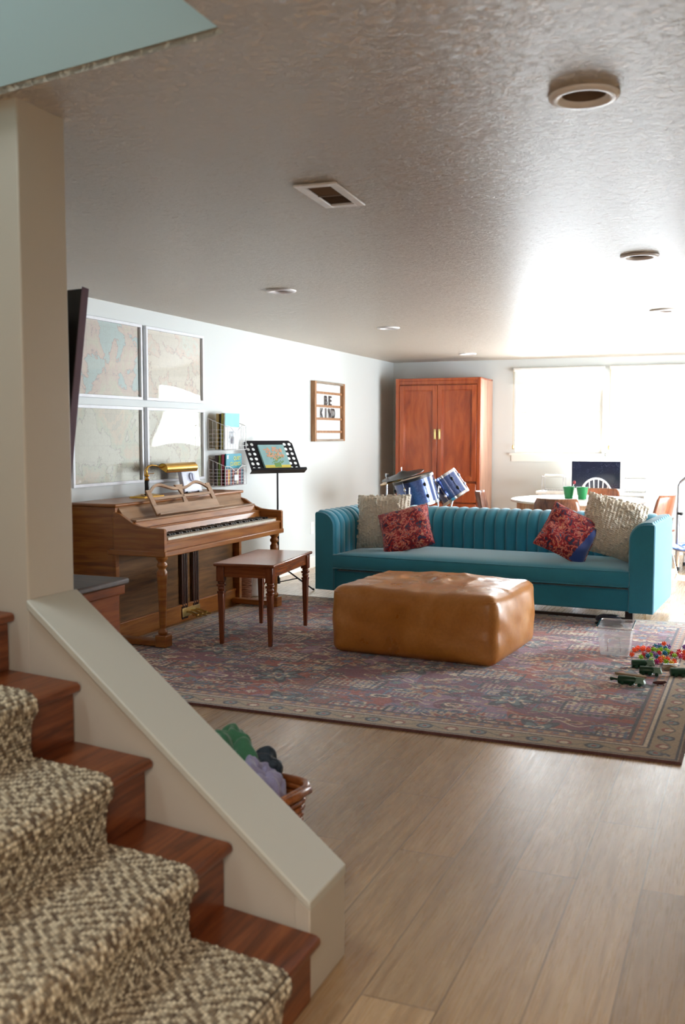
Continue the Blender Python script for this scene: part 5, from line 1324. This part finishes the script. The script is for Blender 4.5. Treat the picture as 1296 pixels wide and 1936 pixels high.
# ------------------------------------------------------------------ beside the piano: woven basket and white roll
wk = thing('woven_basket', 'tall narrow woven basket on the floor beyond the piano side', 'basket', (-3.90, 7.36, 0))
a = MB()
for k in range(17):
    z = .012 + k * .0155; a.tube([((.052 + .001 * k ** .5) * math.cos(t_), .052 * math.sin(t_), z + .003 * math.sin(7 * t_ + (k % 2) * PI)) for t_ in [2 * PI * j / 28 for j in range(28)]], .0082, 6, closed=True)
a.lathe([(.001, .002), (.052, .002), (.050, .26), (.001, .02)], 20, cap=False); ob('weave', a, flat('reddish_wicker', (176, 130, 108), .6), wk, smooth=180)
rl = thing('white_canister', 'white cylinder on the floor between the woven basket and the music stand', 'canister', (-3.90, 7.50, 0))
a = MB(); a.lathe([(.001, .001), (.052, .001), (.055, .004), (.055, .25), (.05, .262), (.001, .264)], 28, cap=False); ob('body', a, M['whitemetal'], rl, smooth=40)

# ------------------------------------------------------------------ laundry basket behind the half wall
lbM = T(-1.545, 2.668, 0) @ RZ(-9.7)
lb_ = thing('laundry_basket', 'honey brown wicker basket peeking over the sloping half wall', 'basket', M=lbM)
a = MB()
for k in range(13):
    z = .012 + k * .0215; gx = 1 + .010 * k
    a.tube([(x + .002 * math.sin(i * 1.9 + k * PI), y, z) for i, (x, y, _) in enumerate(rr(.255 * gx, .135 * gx, z, .06, 12))], .010, 6, closed=True)
loft(a, [rr(.25, .13, .003, .06, 8), rr(.275, .148, .27, .06, 8)]); ob('weave', a, M['wicker'], lb_, smooth=180)
a = MB(); a.tube(rr(.292, .16, .288, .065, 12), .0135, 8, closed=True); ob('rim', a, M['wicker'], lb_, smooth=180)
a = MB(); a.tube([(.292, -.10, .285), (.325, -.08, .30), (.335, 0, .305), (.325, .08, .30), (.292, .10, .285)], .012, 8)
a.tube([(.300, -.07, .27), (.325, -.03, .2), (.315, .03, .12), (.30, .06, .05)], .006, 6); ob('handle', a, M['wicker'], lb_, smooth=180)
def cloth(name, label, x, y, z, sx, sy, sz, mat, seed, M0=lbM):
    r_ = random.Random(seed); ph = [r_.uniform(0, 6) for _ in range(8)]
    a = MB(); nu_, nv_ = 110, 60
    def fn(u, v_):
        th = v_ * PI; p = u * 2 * PI; d_ = Vector((math.sin(th) * math.cos(p), math.sin(th) * math.sin(p), math.cos(th)))
        k = 1 + .10 * math.sin(3 * d_.x * 2 + ph[0] + 2 * d_.z) + .09 * math.sin(5 * d_.y + ph[1] + 3 * d_.x) + .04 * math.sin(6 * d_.z + 4 * d_.x + ph[2]) + .06 * abs(math.sin(4 * d_.x - 5 * d_.y + ph[3]))
        q_ = mnoise.noise(d_ * 2.2 + Vector((seed * 3.1, 0, 0))); k += .22 * q_ - .10 * (1 - abs(mnoise.noise(d_ * 1.9 + Vector((seed, 5, 0))))) ** 8 + .015 * mnoise.noise(d_ * 8)
        return (d_.x * sx * k, d_.y * sy * k, d_.z * sz * k)
    a.grid(fn, nu_, nv_)
    o = ob(name, a, mat, smooth=180); o.matrix_world = M0 @ T(x, y, z)
    tag(o, label, 'clothing', 'laundry in the wicker basket'); return o
gr = fabric('green_fleece', (60, 116, 84), .95, .5, 400); gl_ = fabric('light_green_cloth', (116, 160, 120), .95, .4, 400); lv = fabric('lavender_cloth', (150, 146, 182), .95, .4, 400); dk_ = fabric('dark_teal_cloth', (16, 34, 48), .6, .2, 300)
cloth('folded_garment', 'green fleece garment bunched on top of the laundry', .045, .05, .345, .085, .07, .105, gr, 1)
cloth('folded_garment', 'dark teal shiny garment in the laundry behind the lavender cloth', .14, .085, .325, .085, .055, .06, dk_, 2)
cloth('folded_garment', 'lavender grey garment spilling at the basket end', .185, .005, .275, .07, .085, .10, lv, 3)
cloth('folded_garment', 'pale green garment tucked under the green fleece', .10, -.05, .27, .09, .06, .075, gl_, 4)

# ------------------------------------------------------------------ light
wld = bpy.data.worlds.new('daylight'); bpy.context.scene.world = wld; wld.use_nodes = True
bg = wld.node_tree.nodes['Background']; bg.inputs[0].default_value = (.88, .95, 1.0, 1); bg.inputs[1].default_value = 10.0
def portal(name, M_, sx, sy):
    l = bpy.data.lights.new(name, 'AREA'); l.shape = 'RECTANGLE'; l.size = sx; l.size_y = sy; l.cycles.is_portal = True
    o = bpy.data.objects.new(name, l); C.objects.link(o); o.matrix_world = M_
for k, (x0, x1) in enumerate(WINS): portal('window_portal', T((x0 + x1) / 2, YB + .16, (WZ0 + WZ1) / 2) @ RX(-90), x1 - x0, WZ1 - WZ0)
portal('door_portal', T(XR + .16, (DY0 + DY1) / 2, DZ / 2) @ RZ(90) @ RX(90) , DY1 - DY0, DZ)
sl = bpy.data.lights.new('sun', 'SUN'); sl.energy = 15; sl.angle = math.radians(.6); sl.color = (1, .96, .9)
so = bpy.data.objects.new('sun', sl); C.objects.link(so)
d_ = Vector((.24, -1.0, -.95)); so.rotation_euler = d_.to_track_quat('-Z', 'Y').to_euler()
# hall lamp at the top of the stairs (cool), and an added warm fill light behind the viewer
def area(name, M_, s, e, c, s2=None):
    l = bpy.data.lights.new(name, 'AREA'); l.size = s; l.energy = e; l.color = c
    if s2: l.shape = 'RECTANGLE'; l.size_y = s2
    o = bpy.data.objects.new(name, l); C.objects.link(o); o.matrix_world = M_
area('upstairs_lamp', T(-2.6, 1.5, 4.8), .8, 20, (.86, .94, 1.0))
area('near_fill', T(.3, -1.2, 2.28), .9, 38, (1, .90, .80))  # added fill that lifts the near end of the room, no real fixture

sc = bpy.context.scene
sc.view_settings.view_transform = 'Standard'; sc.view_settings.look = 'None'; sc.view_settings.gamma = 1; sc.view_settings.exposure = 1.38
sc.view_settings.use_curve_mapping = False
sc.cycles.max_bounces = 10; sc.cycles.diffuse_bounces = 6; sc.cycles.glossy_bounces = 4; sc.cycles.transparent_max_bounces = 12
sc.cycles.use_denoising = True; sc.cycles.sample_clamp_indirect = 8; sc.cycles.caustics_reflective = False; sc.cycles.caustics_refractive = False
